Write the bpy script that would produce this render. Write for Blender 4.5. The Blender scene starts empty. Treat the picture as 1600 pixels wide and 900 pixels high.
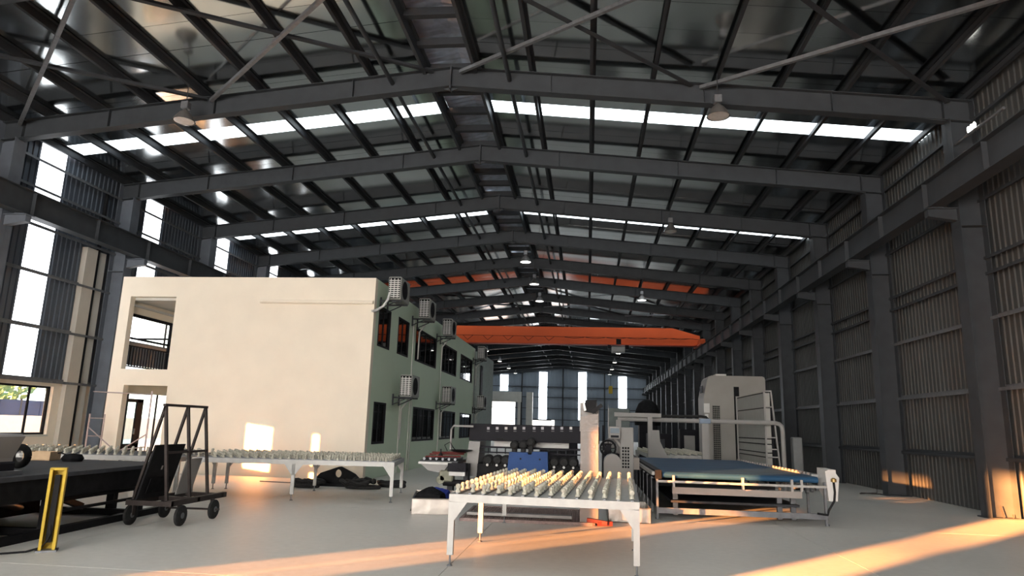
import bpy, math, random
from mathutils import Vector, Matrix
random.seed(7)
PI = math.pi
S = bpy.context.scene
COL = S.collection

# ------------------------------------------------------------------ camera
cam_d = bpy.data.cameras.new('camera'); cam = bpy.data.objects.new('camera', cam_d); COL.objects.link(cam)
CAM = Vector((3.58, 0.0, 1.588)); PITCH, YAW, ROLL, FPX = math.radians(11.471), math.radians(6.489), math.radians(1.660), 1070.6
def _cam():
    cy, sy, cp, sp = math.cos(YAW), math.sin(YAW), math.cos(PITCH), math.sin(PITCH)
    fw = Vector((-sy*cp, cy*cp, sp)); rt = Vector((cy, sy, 0)); up = rt.cross(fw)
    c, s = math.cos(ROLL), math.sin(ROLL)
    r = c*rt + s*up; u = -s*rt + c*up
    m = Matrix((r, u, -fw)).transposed().to_4x4(); m.translation = CAM
    cam.matrix_world = m
_cam()
cam_d.sensor_width = 36.0; cam_d.lens = 36.0*FPX/1600.0; cam_d.clip_end = 600; cam_d.clip_start = 0.05
S.camera = cam

# ------------------------------------------------------------------ world, sun, exposure
W = bpy.data.worlds.new('sky'); S.world = W; W.use_nodes = True
nt = W.node_tree; nt.nodes.clear()
tc = nt.nodes.new('ShaderNodeTexCoord'); sx = nt.nodes.new('ShaderNodeSeparateXYZ'); rp = nt.nodes.new('ShaderNodeValToRGB')
bg = nt.nodes.new('ShaderNodeBackground'); wo = nt.nodes.new('ShaderNodeOutputWorld')
nt.links.new(tc.outputs['Generated'], sx.inputs[0]); nt.links.new(sx.outputs['Z'], rp.inputs[0])
rp.color_ramp.elements[0].color = (1.0, .95, .88, 1); rp.color_ramp.elements[1].color = (.75, .86, 1.0, 1); rp.color_ramp.elements[1].position = .7
nt.links.new(rp.outputs[0], bg.inputs[0]); bg.inputs[1].default_value = 4.0
nt.links.new(bg.outputs[0], wo.inputs[0])

SUN_E = math.radians(4.6)
sd = Vector((.675*math.cos(SUN_E), .738*math.cos(SUN_E), -math.sin(SUN_E))).normalized()
sun_d = bpy.data.lights.new('sun', 'SUN'); sun_d.energy = 145.0; sun_d.color = (1.0, .37, .105); sun_d.angle = math.radians(.55)
sun = bpy.data.objects.new('sun', sun_d); COL.objects.link(sun); sun.location = (-60, -60, 20)
sun.rotation_euler = sd.to_track_quat('-Z', 'Y').to_euler()
S.view_settings.view_transform = 'Standard'; S.view_settings.look = 'None'; S.view_settings.gamma = 1.0
S.view_settings.exposure = 0.0; S.view_settings.use_curve_mapping = False

E_SKYLIGHT, E_STRIP, E_FRONT = 5.0, 4.5, 27.0

# ------------------------------------------------------------------ materials
MATS = {}
def mat(name, col, rough=.55, metal=0.0, var=.1, scale=6.0, bump=0.0, bscale=30.0, stretch=(1, 1, 1), spec=.16, ns=4):
    if name in MATS: return MATS[name]
    m = bpy.data.materials.new(name); m.use_nodes = True; t = m.node_tree; p = t.nodes['Principled BSDF']
    p.inputs['Roughness'].default_value = rough; p.inputs['Metallic'].default_value = metal
    p.inputs['Specular IOR Level'].default_value = spec
    co = t.nodes.new('ShaderNodeTexCoord'); mp = t.nodes.new('ShaderNodeMapping'); mp.inputs['Scale'].default_value = stretch
    t.links.new(co.outputs['Object'], mp.inputs[0])
    n = t.nodes.new('ShaderNodeTexNoise'); n.inputs['Scale'].default_value = scale; n.inputs['Detail'].default_value = ns
    t.links.new(mp.outputs[0], n.inputs['Vector'])
    r = t.nodes.new('ShaderNodeValToRGB'); r.color_ramp.elements[0].position = .3; r.color_ramp.elements[1].position = .7
    r.color_ramp.elements[0].color = tuple(c*(1-var) for c in col) + (1,); r.color_ramp.elements[1].color = tuple(min(1, c*(1+var)) for c in col) + (1,)
    t.links.new(n.outputs['Fac'], r.inputs[0]); t.links.new(r.outputs[0], p.inputs['Base Color'])
    if bump:
        n2 = t.nodes.new('ShaderNodeTexNoise'); n2.inputs['Scale'].default_value = bscale; n2.inputs['Detail'].default_value = 2
        t.links.new(mp.outputs[0], n2.inputs['Vector'])
        b = t.nodes.new('ShaderNodeBump'); b.inputs['Strength'].default_value = bump; b.inputs['Distance'].default_value = .02
        t.links.new(n2.outputs['Fac'], b.inputs['Height']); t.links.new(b.outputs[0], p.inputs['Normal'])
    MATS[name] = m; return m
def emit(name, col, st):
    m = bpy.data.materials.new(name); m.use_nodes = True; t = m.node_tree; t.nodes.clear()
    e = t.nodes.new('ShaderNodeEmission'); o = t.nodes.new('ShaderNodeOutputMaterial')
    e.inputs[0].default_value = col + (1,); e.inputs[1].default_value = st; t.links.new(e.outputs[0], o.inputs[0]); return m
def glass(name, tint, refl):
    m = bpy.data.materials.new(name); m.use_nodes = True; t = m.node_tree; t.nodes.clear()
    a = t.nodes.new('ShaderNodeBsdfTransparent'); a.inputs[0].default_value = tint + (1,)
    g = t.nodes.new('ShaderNodeBsdfGlossy'); g.inputs['Roughness'].default_value = .03
    x = t.nodes.new('ShaderNodeMixShader'); x.inputs[0].default_value = refl; o = t.nodes.new('ShaderNodeOutputMaterial')
    t.links.new(a.outputs[0], x.inputs[1]); t.links.new(g.outputs[0], x.inputs[2]); t.links.new(x.outputs[0], o.inputs[0]); return m

steel = mat('painted_steel', (.041, .045, .050), .5, 0, .12, 3)
steel_l = mat('daylit_blue_grey_steel', (.115, .128, .15), .5, 0, .1, 3)  # daylight on the left columns is put into this paler bluish tone
steel_d = mat('dark_painted_steel', (.032, .034, .038), .5, 0, .12, 3)
galv = mat('galvanised_steel', (.16, .165, .175), .45, .4, .15, 10)
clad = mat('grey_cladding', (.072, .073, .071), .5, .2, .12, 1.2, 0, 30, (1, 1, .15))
clad_b = mat('hazy_blue_grey_cladding', (.24, .28, .33), .5, .1, .1, 1.2, 0, 30, (1, 1, .15))  # distant haze is mixed into the far gable colour
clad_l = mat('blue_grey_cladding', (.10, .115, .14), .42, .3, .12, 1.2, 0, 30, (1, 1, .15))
foil = mat('roof_foil', (.55, .57, .565), .13, 1.0, .12, .8, .10, 1.3, (1, .6, 1), ns=2)
ridge_m = mat('ridge_sheet', (.5, .54, .64), .35, .6, .2, 4)
cream = mat('cream_plaster', (.78, .70, .58), .85, 0, .03, 1.5)
green = mat('green_lit_plaster', (.60, .70, .54), .6, 0, .05, .35)  # green cast of reflected light is put into the side wall colour
greyp = mat('grey_plaster', (.55, .54, .50), .85, 0, .05, 2)
alu = mat('aluminium', (.33, .325, .31), .45, .2, .08, 8)
castm = mat('ivory_nylon', (.40, .385, .32), .5, 0, .25, 40)
bedm = mat('grey_felt_board', (.47, .465, .44), .9, 0, .1, 20)
blackm = mat('black_metal', (.013, .013, .014), .5, 0, .25, 8, spec=.05)
rubber = mat('black_rubber', (.02, .02, .02), .7, 0, .25, 20, .3, 40)
bronze = mat('brown_black_steel', (.035, .028, .026), .45, 0, .25, 10)
darkt = mat('dark_blue_grey_felt', (.055, .058, .066), .75, 0, .15, 6)
greym = mat('light_grey_enamel', (.27, .26, .25), .5, 0, .05, 3)
warmgrey = mat('warm_grey_enamel', (.27, .24, .22), .55, 0, .05, 3)
charc = mat('charcoal_enamel', (.015, .0145, .018), .55, 0, .1, 3, spec=.07)
bluem = mat('blue_enamel', (.012, .05, .17), .5, 0, .08, 4)
orange = mat('orange_enamel', (.62, .10, .028), .5, 0, .05, 1)
yellow = mat('yellow_enamel', (.45, .31, .035), .45, 0, .08, 5)
whitem = mat('white_plastic', (.55, .54, .52), .45, 0, .04, 6)
belt = mat('blue_conveyor_belt', (.018, .062, .125), .5, 0, .25, 1.2, .06, 6, (.2, 3, 1), .2)
redm = mat('red_oxide_steel', (.12, .025, .022), .6, 0, .2, 10)
cardb = mat('cardboard', (.45, .32, .2), .85, 0, .1, 10)
stainless = mat('stainless_sheet', (.34, .31, .28), .3, .8, .15, 3, .25, 5)
pinkm = mat('pinkish_scaffold_tube', (.36, .29, .28), .5, .2, .15, 10)
tarp = mat('black_tarp', (.010, .010, .011), .8, 0, .3, 10, .3, 10, spec=.05)
leafm = mat('leaf_green', (.13, .24, .14), .7, 0, .5, .9)
barkm = mat('bark', (.1, .07, .05), .9, 0, .3, 6)
outg = mat('pale_yard_concrete', (.6, .58, .54), .9, 0, .1, .5)
navy = mat('navy_sheet_fence', (.03, .05, .12), .6, 0, .2, 1)
frp_roof = emit('translucent_roof_sheet', (.86, .95, 1.0), E_SKYLIGHT)
frp_wall = emit('translucent_wall_sheet', (.93, .96, 1.0), E_STRIP)
frp_gable = emit('translucent_gable_sheet', (.88, .94, 1.0), 14.0)
front_glow = emit('added_front_glow', (1.0, .945, .89), E_FRONT)  # added glow, stands in for daylight from the end opening
lampglow = emit('lamp_glow', (1.0, .97, .9), 14.0)
screenm = emit('screen_glow', (.55, .62, .66), .35)
wglass = glass('window_glass', (.9, .95, .93), .06)
dglass = glass('tinted_glass', (.2, .22, .22), .34)

def floor_mat():
    m = bpy.data.materials.new('polished_concrete'); m.use_nodes = True; t = m.node_tree; p = t.nodes['Principled BSDF']
    co = t.nodes.new('ShaderNodeTexCoord')
    a = t.nodes.new('ShaderNodeTexNoise'); a.inputs['Scale'].default_value = .35; a.inputs['Detail'].default_value = 6
    b = t.nodes.new('ShaderNodeTexNoise'); b.inputs['Scale'].default_value = 9; b.inputs['Detail'].default_value = 5
    mx = t.nodes.new('ShaderNodeMix'); mx.inputs[0].default_value = .35
    for n in (a, b): t.links.new(co.outputs['Object'], n.inputs['Vector'])
    t.links.new(a.outputs['Fac'], mx.inputs[2]); t.links.new(b.outputs['Fac'], mx.inputs[3])
    r = t.nodes.new('ShaderNodeValToRGB'); r.color_ramp.elements[0].position = .33; r.color_ramp.elements[1].position = .68
    r.color_ramp.elements[0].color = (.52, .505, .465, 1); r.color_ramp.elements[1].color = (.64, .625, .58, 1)
    t.links.new(mx.outputs[0], r.inputs[0]); t.links.new(r.outputs[0], p.inputs['Base Color'])
    rr = t.nodes.new('ShaderNodeMapRange'); rr.inputs[3].default_value = .38; rr.inputs[4].default_value = .6
    t.links.new(a.outputs['Fac'], rr.inputs[0]); t.links.new(rr.outputs[0], p.inputs['Roughness'])
    return m
floorm = floor_mat()

# ------------------------------------------------------------------ mesh helpers
class MB:
    def __init__(s): s.v = []; s.f = []; s.sm = []
    def add(s, vs, fs, smooth=False):
        o = len(s.v); s.v += [tuple(v) for v in vs]; s.f += [tuple(i+o for i in f) for f in fs]; s.sm += [smooth]*len(fs); return s
    def box(s, x0, x1, y0, y1, z0, z1):
        v = [(x, y, z) for z in (z0, z1) for y in (y0, y1) for x in (x0, x1)]
        return s.add(v, [(0, 2, 3, 1), (4, 5, 7, 6), (0, 1, 5, 4), (1, 3, 7, 5), (3, 2, 6, 7), (2, 0, 4, 6)])
    def cbox(s, c, d, c_=.01):                                    # chamfered box: centre, size, chamfer
        x, y, z = (d[0]/2, d[1]/2, d[2]/2); k = min(c_, x*.8, y*.8, z*.8); v = []; f = []
        for sz in (-1, 1):
            for (a, b) in ((x-k, y-k),):
                v += [(c[0]+i*a, c[1]+j*b, c[2]+sz*z) for i, j in ((-1, -1), (1, -1), (1, 1), (-1, 1))]
        for sz in (-1, 1):
            v += [(c[0]+i*x, c[1]+j*(y-k) if True else 0, c[2]+sz*(z-k)) for i, j in ((-1, -1), (1, -1), (1, 1), (-1, 1))]
            v += [(c[0]+i*(x-k), c[1]+j*y, c[2]+sz*(z-k)) for i, j in ((-1, -1), (1, -1), (1, 1), (-1, 1))]
        B, T, XB, YB, XT, YT = 0, 4, 8, 12, 16, 20
        f = [(B+3, B+2, B+1, B), (T, T+1, T+2, T+3), (YB, YB+1, YT+1, YT), (XB+1, XB+2, XT+2, XT+1), (YB+2, YB+3, YT+3, YT+2), (XB+3, XB, XT, XT+3)]
        for i, j in ((0, 1), (2, 3)):
            f += [(B+i, B+j, YB+j, YB+i), (YT+i, YT+j, T+j, T+i)]
        for i, j in ((1, 2), (3, 0)):
            f += [(B+i, B+j, XB+j, XB+i), (XT+i, XT+j, T+j, T+i)]
        for i in range(4):
            f += [(XB+i, YB+i, YT+i, XT+i), (B+i, XB+i, YB+i), (T+i, YT+i, XT+i)]
        return s.add(v, f)
    def bar(s, p, q, w, h, up=(0, 0, 1)):
        p, q = Vector(p), Vector(q); d = (q-p).normalized(); up = Vector(up)
        if abs(d.dot(up)) > .99: up = Vector((0, 1, 0))
        a = d.cross(up).normalized()*(w/2); b = a.cross(d).normalized()*(h/2)
        v = [e+i*a+j*b for e in (p, q) for i, j in ((-1, -1), (1, -1), (1, 1), (-1, 1))]
        return s.add(v, [(3, 2, 1, 0), (4, 5, 6, 7)] + [(i, (i+1) % 4, 4+(i+1) % 4, 4+i) for i in range(4)])
    def path(s, pts, r, n=8, cap=True):
        pts = [Vector(p) for p in pts]; rings = []
        u = None
        for i, p in enumerate(pts):
            d = (pts[min(i+1, len(pts)-1)] - pts[max(i-1, 0)]).normalized()
            if u is None: u = d.orthogonal().normalized()
            u = (u - d*u.dot(d)); u = u.normalized() if u.length > 1e-6 else d.orthogonal().normalized()
            w = d.cross(u); rr = r[i] if isinstance(r, (list, tuple)) else r
            rings.append([p + rr*(math.cos(2*PI*k/n)*u + math.sin(2*PI*k/n)*w) for k in range(n)])
        v = [x for ring in rings for x in ring]
        f = [(i*n+k, i*n+(k+1) % n, (i+1)*n+(k+1) % n, (i+1)*n+k) for i in range(len(pts)-1) for k in range(n)]
        s.add(v, f, True)
        if cap: s.add(rings[0], [tuple(range(n))[::-1]]); s.add(rings[-1], [tuple(range(n))])
        return s
    def tube(s, p, q, r, n=10): return s.path([p, q], r, n)
    def lathe(s, c, prof, n=20, axis='z'):
        def P(r, h, a):
            x, y = r*math.cos(a), r*math.sin(a)
            l = {'z': (x, y, h), 'y': (x, h, y), 'x': (h, x, y)}[axis]
            return (c[0]+l[0], c[1]+l[1], c[2]+l[2])
        v = [P(r, h, 2*PI*k/n) for r, h in prof for k in range(n)]
        f = [(i*n+k, i*n+(k+1) % n, (i+1)*n+(k+1) % n, (i+1)*n+k) for i in range(len(prof)-1) for k in range(n)]
        return s.add(v, f, True)
    def cyl(s, c, r, h, n=16, axis='z'): return s.lathe(c, [(0.0001, 0), (r, 0), (r, h), (.0001, h)], n, axis)
    def prism(s, poly, a, b, axis='y'):
        def P(u, w, t): return {'y': (u, t, w), 'x': (t, u, w), 'z': (u, w, t)}[axis]
        n = len(poly); v = [P(u, w, a) for u, w in poly] + [P(u, w, b) for u, w in poly]
        return s.add(v, [tuple(range(n))[::-1], tuple(range(n, 2*n))] + [(i, (i+1) % n, n+(i+1) % n, n+i) for i in range(n)])
    def torus(s, c, R, r, axis='x', n=24, m=8, a0=0, a1=2*PI):
        pts = []
        for k in range(n+1):
            a = a0+(a1-a0)*k/n; x, y = R*math.cos(a), R*math.sin(a)
            pts.append(Vector(c)+Vector({'x': (0, x, y), 'y': (x, 0, y), 'z': (x, y, 0)}[axis]))
        return s.path(pts, r, m, False)
    def build(s, name, m, parent=None, world=False):
        me = bpy.data.meshes.new(name)
        vs = s.v
        if world and parent is not None:
            l = parent_world(parent); vs = [(a-l[0], b-l[1], c-l[2]) for a, b, c in vs]
        me.from_pydata(vs, [], s.f); me.update()
        me.polygons.foreach_set('use_smooth', s.sm)
        import bmesh
        bm = bmesh.new(); bm.from_mesh(me); bmesh.ops.recalc_face_normals(bm, faces=bm.faces); bm.to_mesh(me); bm.free()
        if any(s.sm) and not all(s.sm):
            me.set_sharp_from_angle(angle=math.radians(40))
        elif all(s.sm) and s.sm: me.set_sharp_from_angle(angle=math.radians(50))
        me.materials.append(m)
        o = bpy.data.objects.new(name, me); COL.objects.link(o); o.parent = parent
        return o
def parent_world(p):
    l = Vector((0, 0, 0))
    while p is not None: l = l + Vector(p.location); p = p.parent
    return l
def tag(o, label=None, cat=None, group=None, kind=None):
    if label: o['label'] = label
    if cat: o['category'] = cat
    if group: o['group'] = group
    if kind: o['kind'] = kind
    return o
def thing(name, label, cat, loc=(0, 0, 0), rz=0.0, group=None, kind=None):
    o = bpy.data.objects.new(name, None); COL.objects.link(o); o.location = loc; o.rotation_euler = (0, 0, rz); o.empty_display_size = .2
    return tag(o, label, cat, group, kind)
def struct(name, label=None, loc=(0, 0, 0)):
    o = bpy.data.objects.new(name, None); COL.objects.link(o); o.location = loc
    return tag(o, label, None, None, 'structure')
def dup(o, parent, loc, rz=0.0, name=None):
    c = o.copy(); COL.objects.link(c); c.parent = parent; c.location = loc; c.rotation_euler = (0, 0, rz); return c
def copy_tree(o, parent=None):
    c = o.copy(); COL.objects.link(c); c.parent = parent
    for ch in list(o.children): copy_tree(ch, c)
    return c
def slabs(axis, at, th, u0, u1, z0, z1, holes):
    """a wall slab with rectangular holes; axis 'y': the wall lies in a plane of constant y and u is x"""
    us = sorted({u0, u1, *[h[0] for h in holes], *[h[1] for h in holes]}); mb = MB()
    us = [u for u in us if u0 <= u <= u1]
    for a, b in zip(us, us[1:]):
        m = (a+b)/2; hs = sorted((h[2], h[3]) for h in holes if h[0] < m < h[1]); z = z0
        for (p, q) in hs + [(z1, z1)]:
            if p > z+1e-6:
                if axis == 'y': mb.box(a, b, at, at+th, z, p)
                else: mb.box(at, at+th, a, b, z, p)
            z = q
    return mb

# ------------------------------------------------------------------ hall frame
HW, HI = 12.66, 11.95                  # half width at the cladding, at the column inner flange
BAY, Y0, Y1 = 5.0, -13.9, 101.1
COLS = [Y0+BAY*k for k in range(int((Y1-Y0)/BAY+1.5))]
def zr(x): return 10.93-.1012*abs(x)   # underside of the roof sheets
def zb(x): return 10.165-.1012*abs(x)  # underside of the rafters

fl = struct('floor', 'pale concrete factory floor')
xs = [-12.7, -8, -3, 2, 7, 12.7]; ys = [-14]+[1.2+6*k for k in range(-2, 17)]+[101.2]
slab = None
for i in range(5):                      # slabs cast in bays with narrow saw-cut joints
    for j in range(len(ys)-1):
        g = .004
        MB().box(xs[i]+g, xs[i+1]-g, ys[j]+g, ys[j+1]-g, -.12, 0).build('slab', floorm, fl)
MB().box(-12.7, 12.7, -14, 101.2, -.2, -.02).build('subfloor', mat('joint_filler', (.12, .115, .1), .9), fl)
yard = tag(MB().box(-160, -12.95, -120, 160, -.3, -.06).build('ground', outg), 'pale concrete yard outside the left windows', None, None, 'structure')
tag(MB().box(-60, 60, 101.6, 180, -.3, -.06).build('ground', outg), 'pale yard beyond the far gate', None, None, 'structure')

ceil = struct('ceiling', 'steel portal roof with shiny foil sheets and daylight strips')
# rafters
def rafter():
    mb = MB()
    for s in (-1, 1):
        n = 1
        a = lambda x, dz: (s*x, 0, zb(x)+dz)
        mb.bar(a(0, .275), a(HI+.55, .275), .012, .55)
        for dz in (.008, .535): mb.bar(a(0, dz), a(HI+.55, dz), .26, .016)
        for x in (2.6, 6.4, 9.4, 11.9): mb.bar(a(x, .02), a(x, .53), .2, .012, (1, 0, 0))
        mb.bar(a(HI, -.02), a(HI-1.2, .03), .2, .02)
    mb.box(-.02, .02, -.13, .13, zb(0)-.06, zb(0)+.58)
    for x in (-.012, .012): mb.prism([(x*20, zb(0)+.0), (x, zb(0)-.1), (x, zb(0))], -.006, .006)
    return mb
rf = rafter().build('rafter', steel, ceil); rf.location = (0, COLS[0], 0)
for y in COLS[1:-1]: dup(rf, ceil, (0, y if abs(y-11.1) > .1 else 10.7, 0))
dup(rf, ceil, (0, COLS[-1]-.3, 0))
# purlins: Z sections running the length of the hall
PX = [.67, 2.12, 3.66, 5.18, 6.72, 8.24, 9.76, 11.22, 12.45]
for s in (-1, 1):
    for k, x in enumerate(PX):
        zt = zr(x)-.004; h = .205 if k else .3; x_ = s*x; w = .075
        mb = MB(); mb.box(x_-.006, x_+.006, Y0, Y1, zt-h, zt); mb.box(x_-w, x_, Y0, Y1, zt-h-.002, zt-h+.014); mb.box(x_, x_+w, Y0, Y1, zt-.014, zt)
        mb.box(x_-w, x_-w+.006, Y0, Y1, zt-h, zt-h+.03)
        mb.build('purlin', steel_d if k else steel, ceil)
# roof sheets and daylight strips
SHEETS = {}
def roof_sheet(s, y0, w, light=False):
    key = (s, round(w, 3), light)
    if key not in SHEETS:
        mb = MB(); x0, x1 = .62, HW+.05; g = .006
        a, b = s*x0, s*x1
        for dz, y_0, y_1 in ((0, g, w-g),):
            mb.add([(a, y_0, zr(x0)), (b, y_0, zr(x1)), (b, y_1, zr(x1)), (a, y_1, zr(x0)), (a, y_0, zr(x0)+.05), (b, y_0, zr(x1)+.05), (b, y_1, zr(x1)+.05), (a, y_1, zr(x0)+.05)],
                   [(0, 1, 2, 3), (7, 6, 5, 4), (0, 4, 5, 1), (1, 5, 6, 2), (2, 6, 7, 3), (3, 7, 4, 0)])
        SHEETS[key] = mb.build('roof_light' if light else 'roof_sheet', frp_roof if light else foil, ceil); o = SHEETS[key]
        for v in o.data.vertices: v.co.z -= 10.3
        o.location = (0, y0, 10.3)
    else: o = dup(SHEETS[key], ceil, (0, y0, 10.3))
    if not light: o.rotation_euler = (random.uniform(-.004, .004), random.uniform(-.0006, .0006), 0)
    return o
for i, y in enumerate(COLS[:-1]):
    odd = (i % 2 == 1) and i >= 6-6
    lit = round((y-16.1)/BAY) % 2 == 0
    ws = [1.05, 1.05, .72, 1.09, 1.09] if lit else [1.0]*5
    for s in (-1, 1):
        yy = y
        for k, w in enumerate(ws):
            roof_sheet(s, yy, w, lit and k == 2); yy += w
# weather deck above, keeps the sheets' joints dark
for s in (-1, 1):
    mb = MB()
    for i, y in enumerate(COLS[:-1]):
        lit = round((y-16.1)/BAY) % 2 == 0
        for (a, b) in ([(0, 2.1), (2.82, 5)] if lit else [(0, 5)]):
            mb.bar((s*.64, y+(a+b)/2, zr(.64)+.13), (s*13.2, y+(a+b)/2, zr(13.2)+.13), b-a, .03)
    mb.build('outer_roof_deck', steel_d, ceil)
# ridge ventilator
cr = None
y = Y0+.4
while y < Y1-.3:
    if cr is None:
        cr = MB().box(-.67, .67, -.05, .05, 10.74, 10.92).box(-.67, .67, -.05, .12, 10.73, 10.745).build('ridge_crossbar', steel_d, ceil); cr.location = (0, y, 0)
    else: dup(cr, ceil, (0, y, 0))
    y += 1.24
def corr(w, h, pitch=.2, d=.022, th=.0015):
    """corrugated sheet lying in the local y/z plane, ribs along z, ribs towards -x"""
    p = [(0, 0)]; n = int(round(w/pitch))
    for k in range(n):
        b = k*pitch
        p += [(b+pitch*.42, 0), (b+pitch*.54, -d), (b+pitch*.84, -d), (b+pitch*.96, 0)]
    p.append((w, 0)); mb = MB(); m = len(p)
    v = [(x, y, z) for z in (0, h) for y, x in p]
    return mb.add(v, [(i, i+1, m+i+1, m+i) for i in range(m-1)])
for k, y in enumerate(COLS[:-1]):       # raised cap sheets over the ridge gap, ribbed
    mb = MB(); n = 20
    for s in (-1, 1):
        pts = []
        for j in range(n*2+1):
            pts.append((y+BAY*j/(n*2), .03*(j % 2)))
        v = [(s*.0, a, 11.62+d) for a, d in pts] + [(s*1.08, a, 11.42+d) for a, d in pts]; m = len(pts)
        mb.add(v, [(i, i+1, m+i+1, m+i) for i in range(m-1)])
    mb.build('ridge_cap_sheet', ridge_m, ceil)
mb = MB()
for s in (-1, 1):
    yy = Y0
    while yy < Y1: mb.bar((s*.68, yy, 10.95), (s*1.0, yy, 11.45), .05, .05); yy += 2.5
mb.build('ridge_cap_bracket', steel_d, ceil)
for s in (-1, 1):
    for k in range(6): MB().bar((s*(.82+.03*k), Y0, 10.98+.085*k), (s*(.82+.03*k), Y1, 10.98+.085*k), .004, .17, (s*.8, 0, .6)).build('sun_stop_louvre', steel_l, ceil)  # blades added to keep the low sun out of the ridge gap
# longitudinal tie tubes
for x in (-1.56, 1.53): MB().tube((x, Y0, 10.33), (x, Y1, 10.33), .058, 10).build('tie_tube', steel, ceil)
# wind bracing, crossed angle bars in two bays
for yb in (11.1, 46.1, -3.9):
    for (a, b) in ((-12, -6.6), (-6.5, -.45), (.25, 6.1), (6.3, 12)):
        for (p, q) in ((a, b), (b, a)):
            za, zq = zb(p)+.42, zb(q)+.42; off = .03 if p < q else -.04
            d = Vector((q-p, BAY-.2, 0)).normalized(); n = Vector((-d.y, d.x, 0))
            P = Vector((p, yb+.1, za+off)); Q = Vector((q, yb+BAY-.1, zq+off))
            w = .085 if p > q else .12; MB().bar(P, Q, w, .01).bar(P+n*w*.47+Vector((0, 0, w*.47)), Q+n*w*.47+Vector((0, 0, w*.47)), .01, w).build('brace', galv if p > q else steel_d, ceil)

# ------------------------------------------------------------------ walls
wl = struct('wall_left', 'corrugated steel wall over cream masonry on the left'); wr = struct('wall_right', 'dark corrugated steel wall on the right')
wb = struct('wall_back', 'dark far gable wall with tall daylight strips'); wf = struct('wall_front', 'gable wall behind the viewpoint')
def column():
    mb = MB()
    mb.box(HI, HI+.016, -.2, .2, 0, zb(HI)); mb.box(HI+.55, HI+.566, -.2, .2, 0, zb(HI)+.5); mb.box(HI, HI+.55, -.006, .006, 0, zb(HI)+.05)
    mb.box(HI-.06, HI+.6, -.24, .24, 0, .025)
    for z in (6.35, 7.6): mb.box(HI, HI+.55, -.19, .19, z, z+.014)
    mb.prism([(HI, 6.78), (HI-.62, 6.78), (HI-.62, 6.6), (HI, 6.5)], -.09, .09); mb.box(HI-.66, HI, -.15, .15, 6.77, 6.79)
    for z in (6.79,): mb.box(HI-.56, HI-.3, -.14, .14, z, z+.02)
    return mb
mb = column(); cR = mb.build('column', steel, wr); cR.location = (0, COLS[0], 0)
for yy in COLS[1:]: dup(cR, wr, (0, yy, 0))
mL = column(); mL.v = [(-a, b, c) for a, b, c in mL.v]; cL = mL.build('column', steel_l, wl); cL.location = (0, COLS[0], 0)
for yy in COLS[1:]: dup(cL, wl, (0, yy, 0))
# girts
def girt(x, s, z):
    mb = MB(); mb.box(x-.006, x+.006, Y0, Y1, z-.1, z+.1) if False else None
    mb.box(min(x, x-s*.16), max(x, x-s*.16), Y0, Y1, z-.004, z+.004); mb.box(x-s*.16-.004, x-s*.16+.004, Y0, Y1, z-.07, z); mb.box(x-.004, x+.004, Y0, Y1, z, z+.07)
    return mb
for z in (1.24, 2.73, 4.29, 5.30, 5.66, 7.0, 8.2, 8.95): girt(HW-.04, 1, z).build('girt', steel if z not in (4.29, 2.73) else galv, wr)
for z in (2.56, 4.09, 5.65, 7.0, 8.1, 8.93): girt(-HW+.04, -1, z).build('girt', galv, wl)
# right cladding
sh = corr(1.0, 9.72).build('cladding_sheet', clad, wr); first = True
for k in range(int(Y1-Y0)):
    if first: sh.location = (HW+.02, Y0, 0); first = False
    else: dup(sh, wr, (HW+.02, Y0+k, 0))
# left cladding from the masonry up, with a translucent strip in each bay
A_DOOR = (-12.45, -11.1, 0, 3.85); B_DOOR = (-7.6, -5.65, 0, 3.5)
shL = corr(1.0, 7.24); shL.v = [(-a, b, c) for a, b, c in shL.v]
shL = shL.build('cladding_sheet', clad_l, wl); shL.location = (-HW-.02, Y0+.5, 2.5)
shT = corr(1.0, 6.95); shT.v = [(-a, b, c) for a, b, c in shT.v]
shT = shT.build('daylight_sheet', frp_wall, wl); shT.location = (-HW-.02, 17.6, 2.62)
half = corr(.5, 9.6); half.v = [(-a, b, c) for a, b, c in half.v]
half = half.build('cladding_sheet', clad, wl); half.location = (-HW-.02, Y0, 0)
def in_gap(a, b): return (a < B_DOOR[1] and b > B_DOOR[0]) or (a < A_DOOR[1] and b > A_DOOR[0])
k = 0
yy = Y0+.5
while yy < Y1-.6:
    off = round(yy-16.1, 2) % 5
    if yy > 16 and abs(off-1.5) < .01 and yy < 45:
        if abs(yy-17.6) > .01: dup(shT, wl, (-HW-.02, yy, 2.62))
    elif yy > 20.9 and yy < 27: 
        dup(shL, wl, (-HW-.02, yy, 5.4)).scale = (1, 1, .6)
    elif in_gap(yy, yy+1): dup(shL, wl, (-HW-.02, yy, 3.85 if yy < -9 else 3.5)).scale = (1, 1, .82 if yy < -9 else .87)
    elif yy != Y0+.5: dup(shL, wl, (-HW-.02, yy, 2.5))
    yy += 1.0
dup(half, wl, (-HW-.02, Y1-.5, 0))
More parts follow.
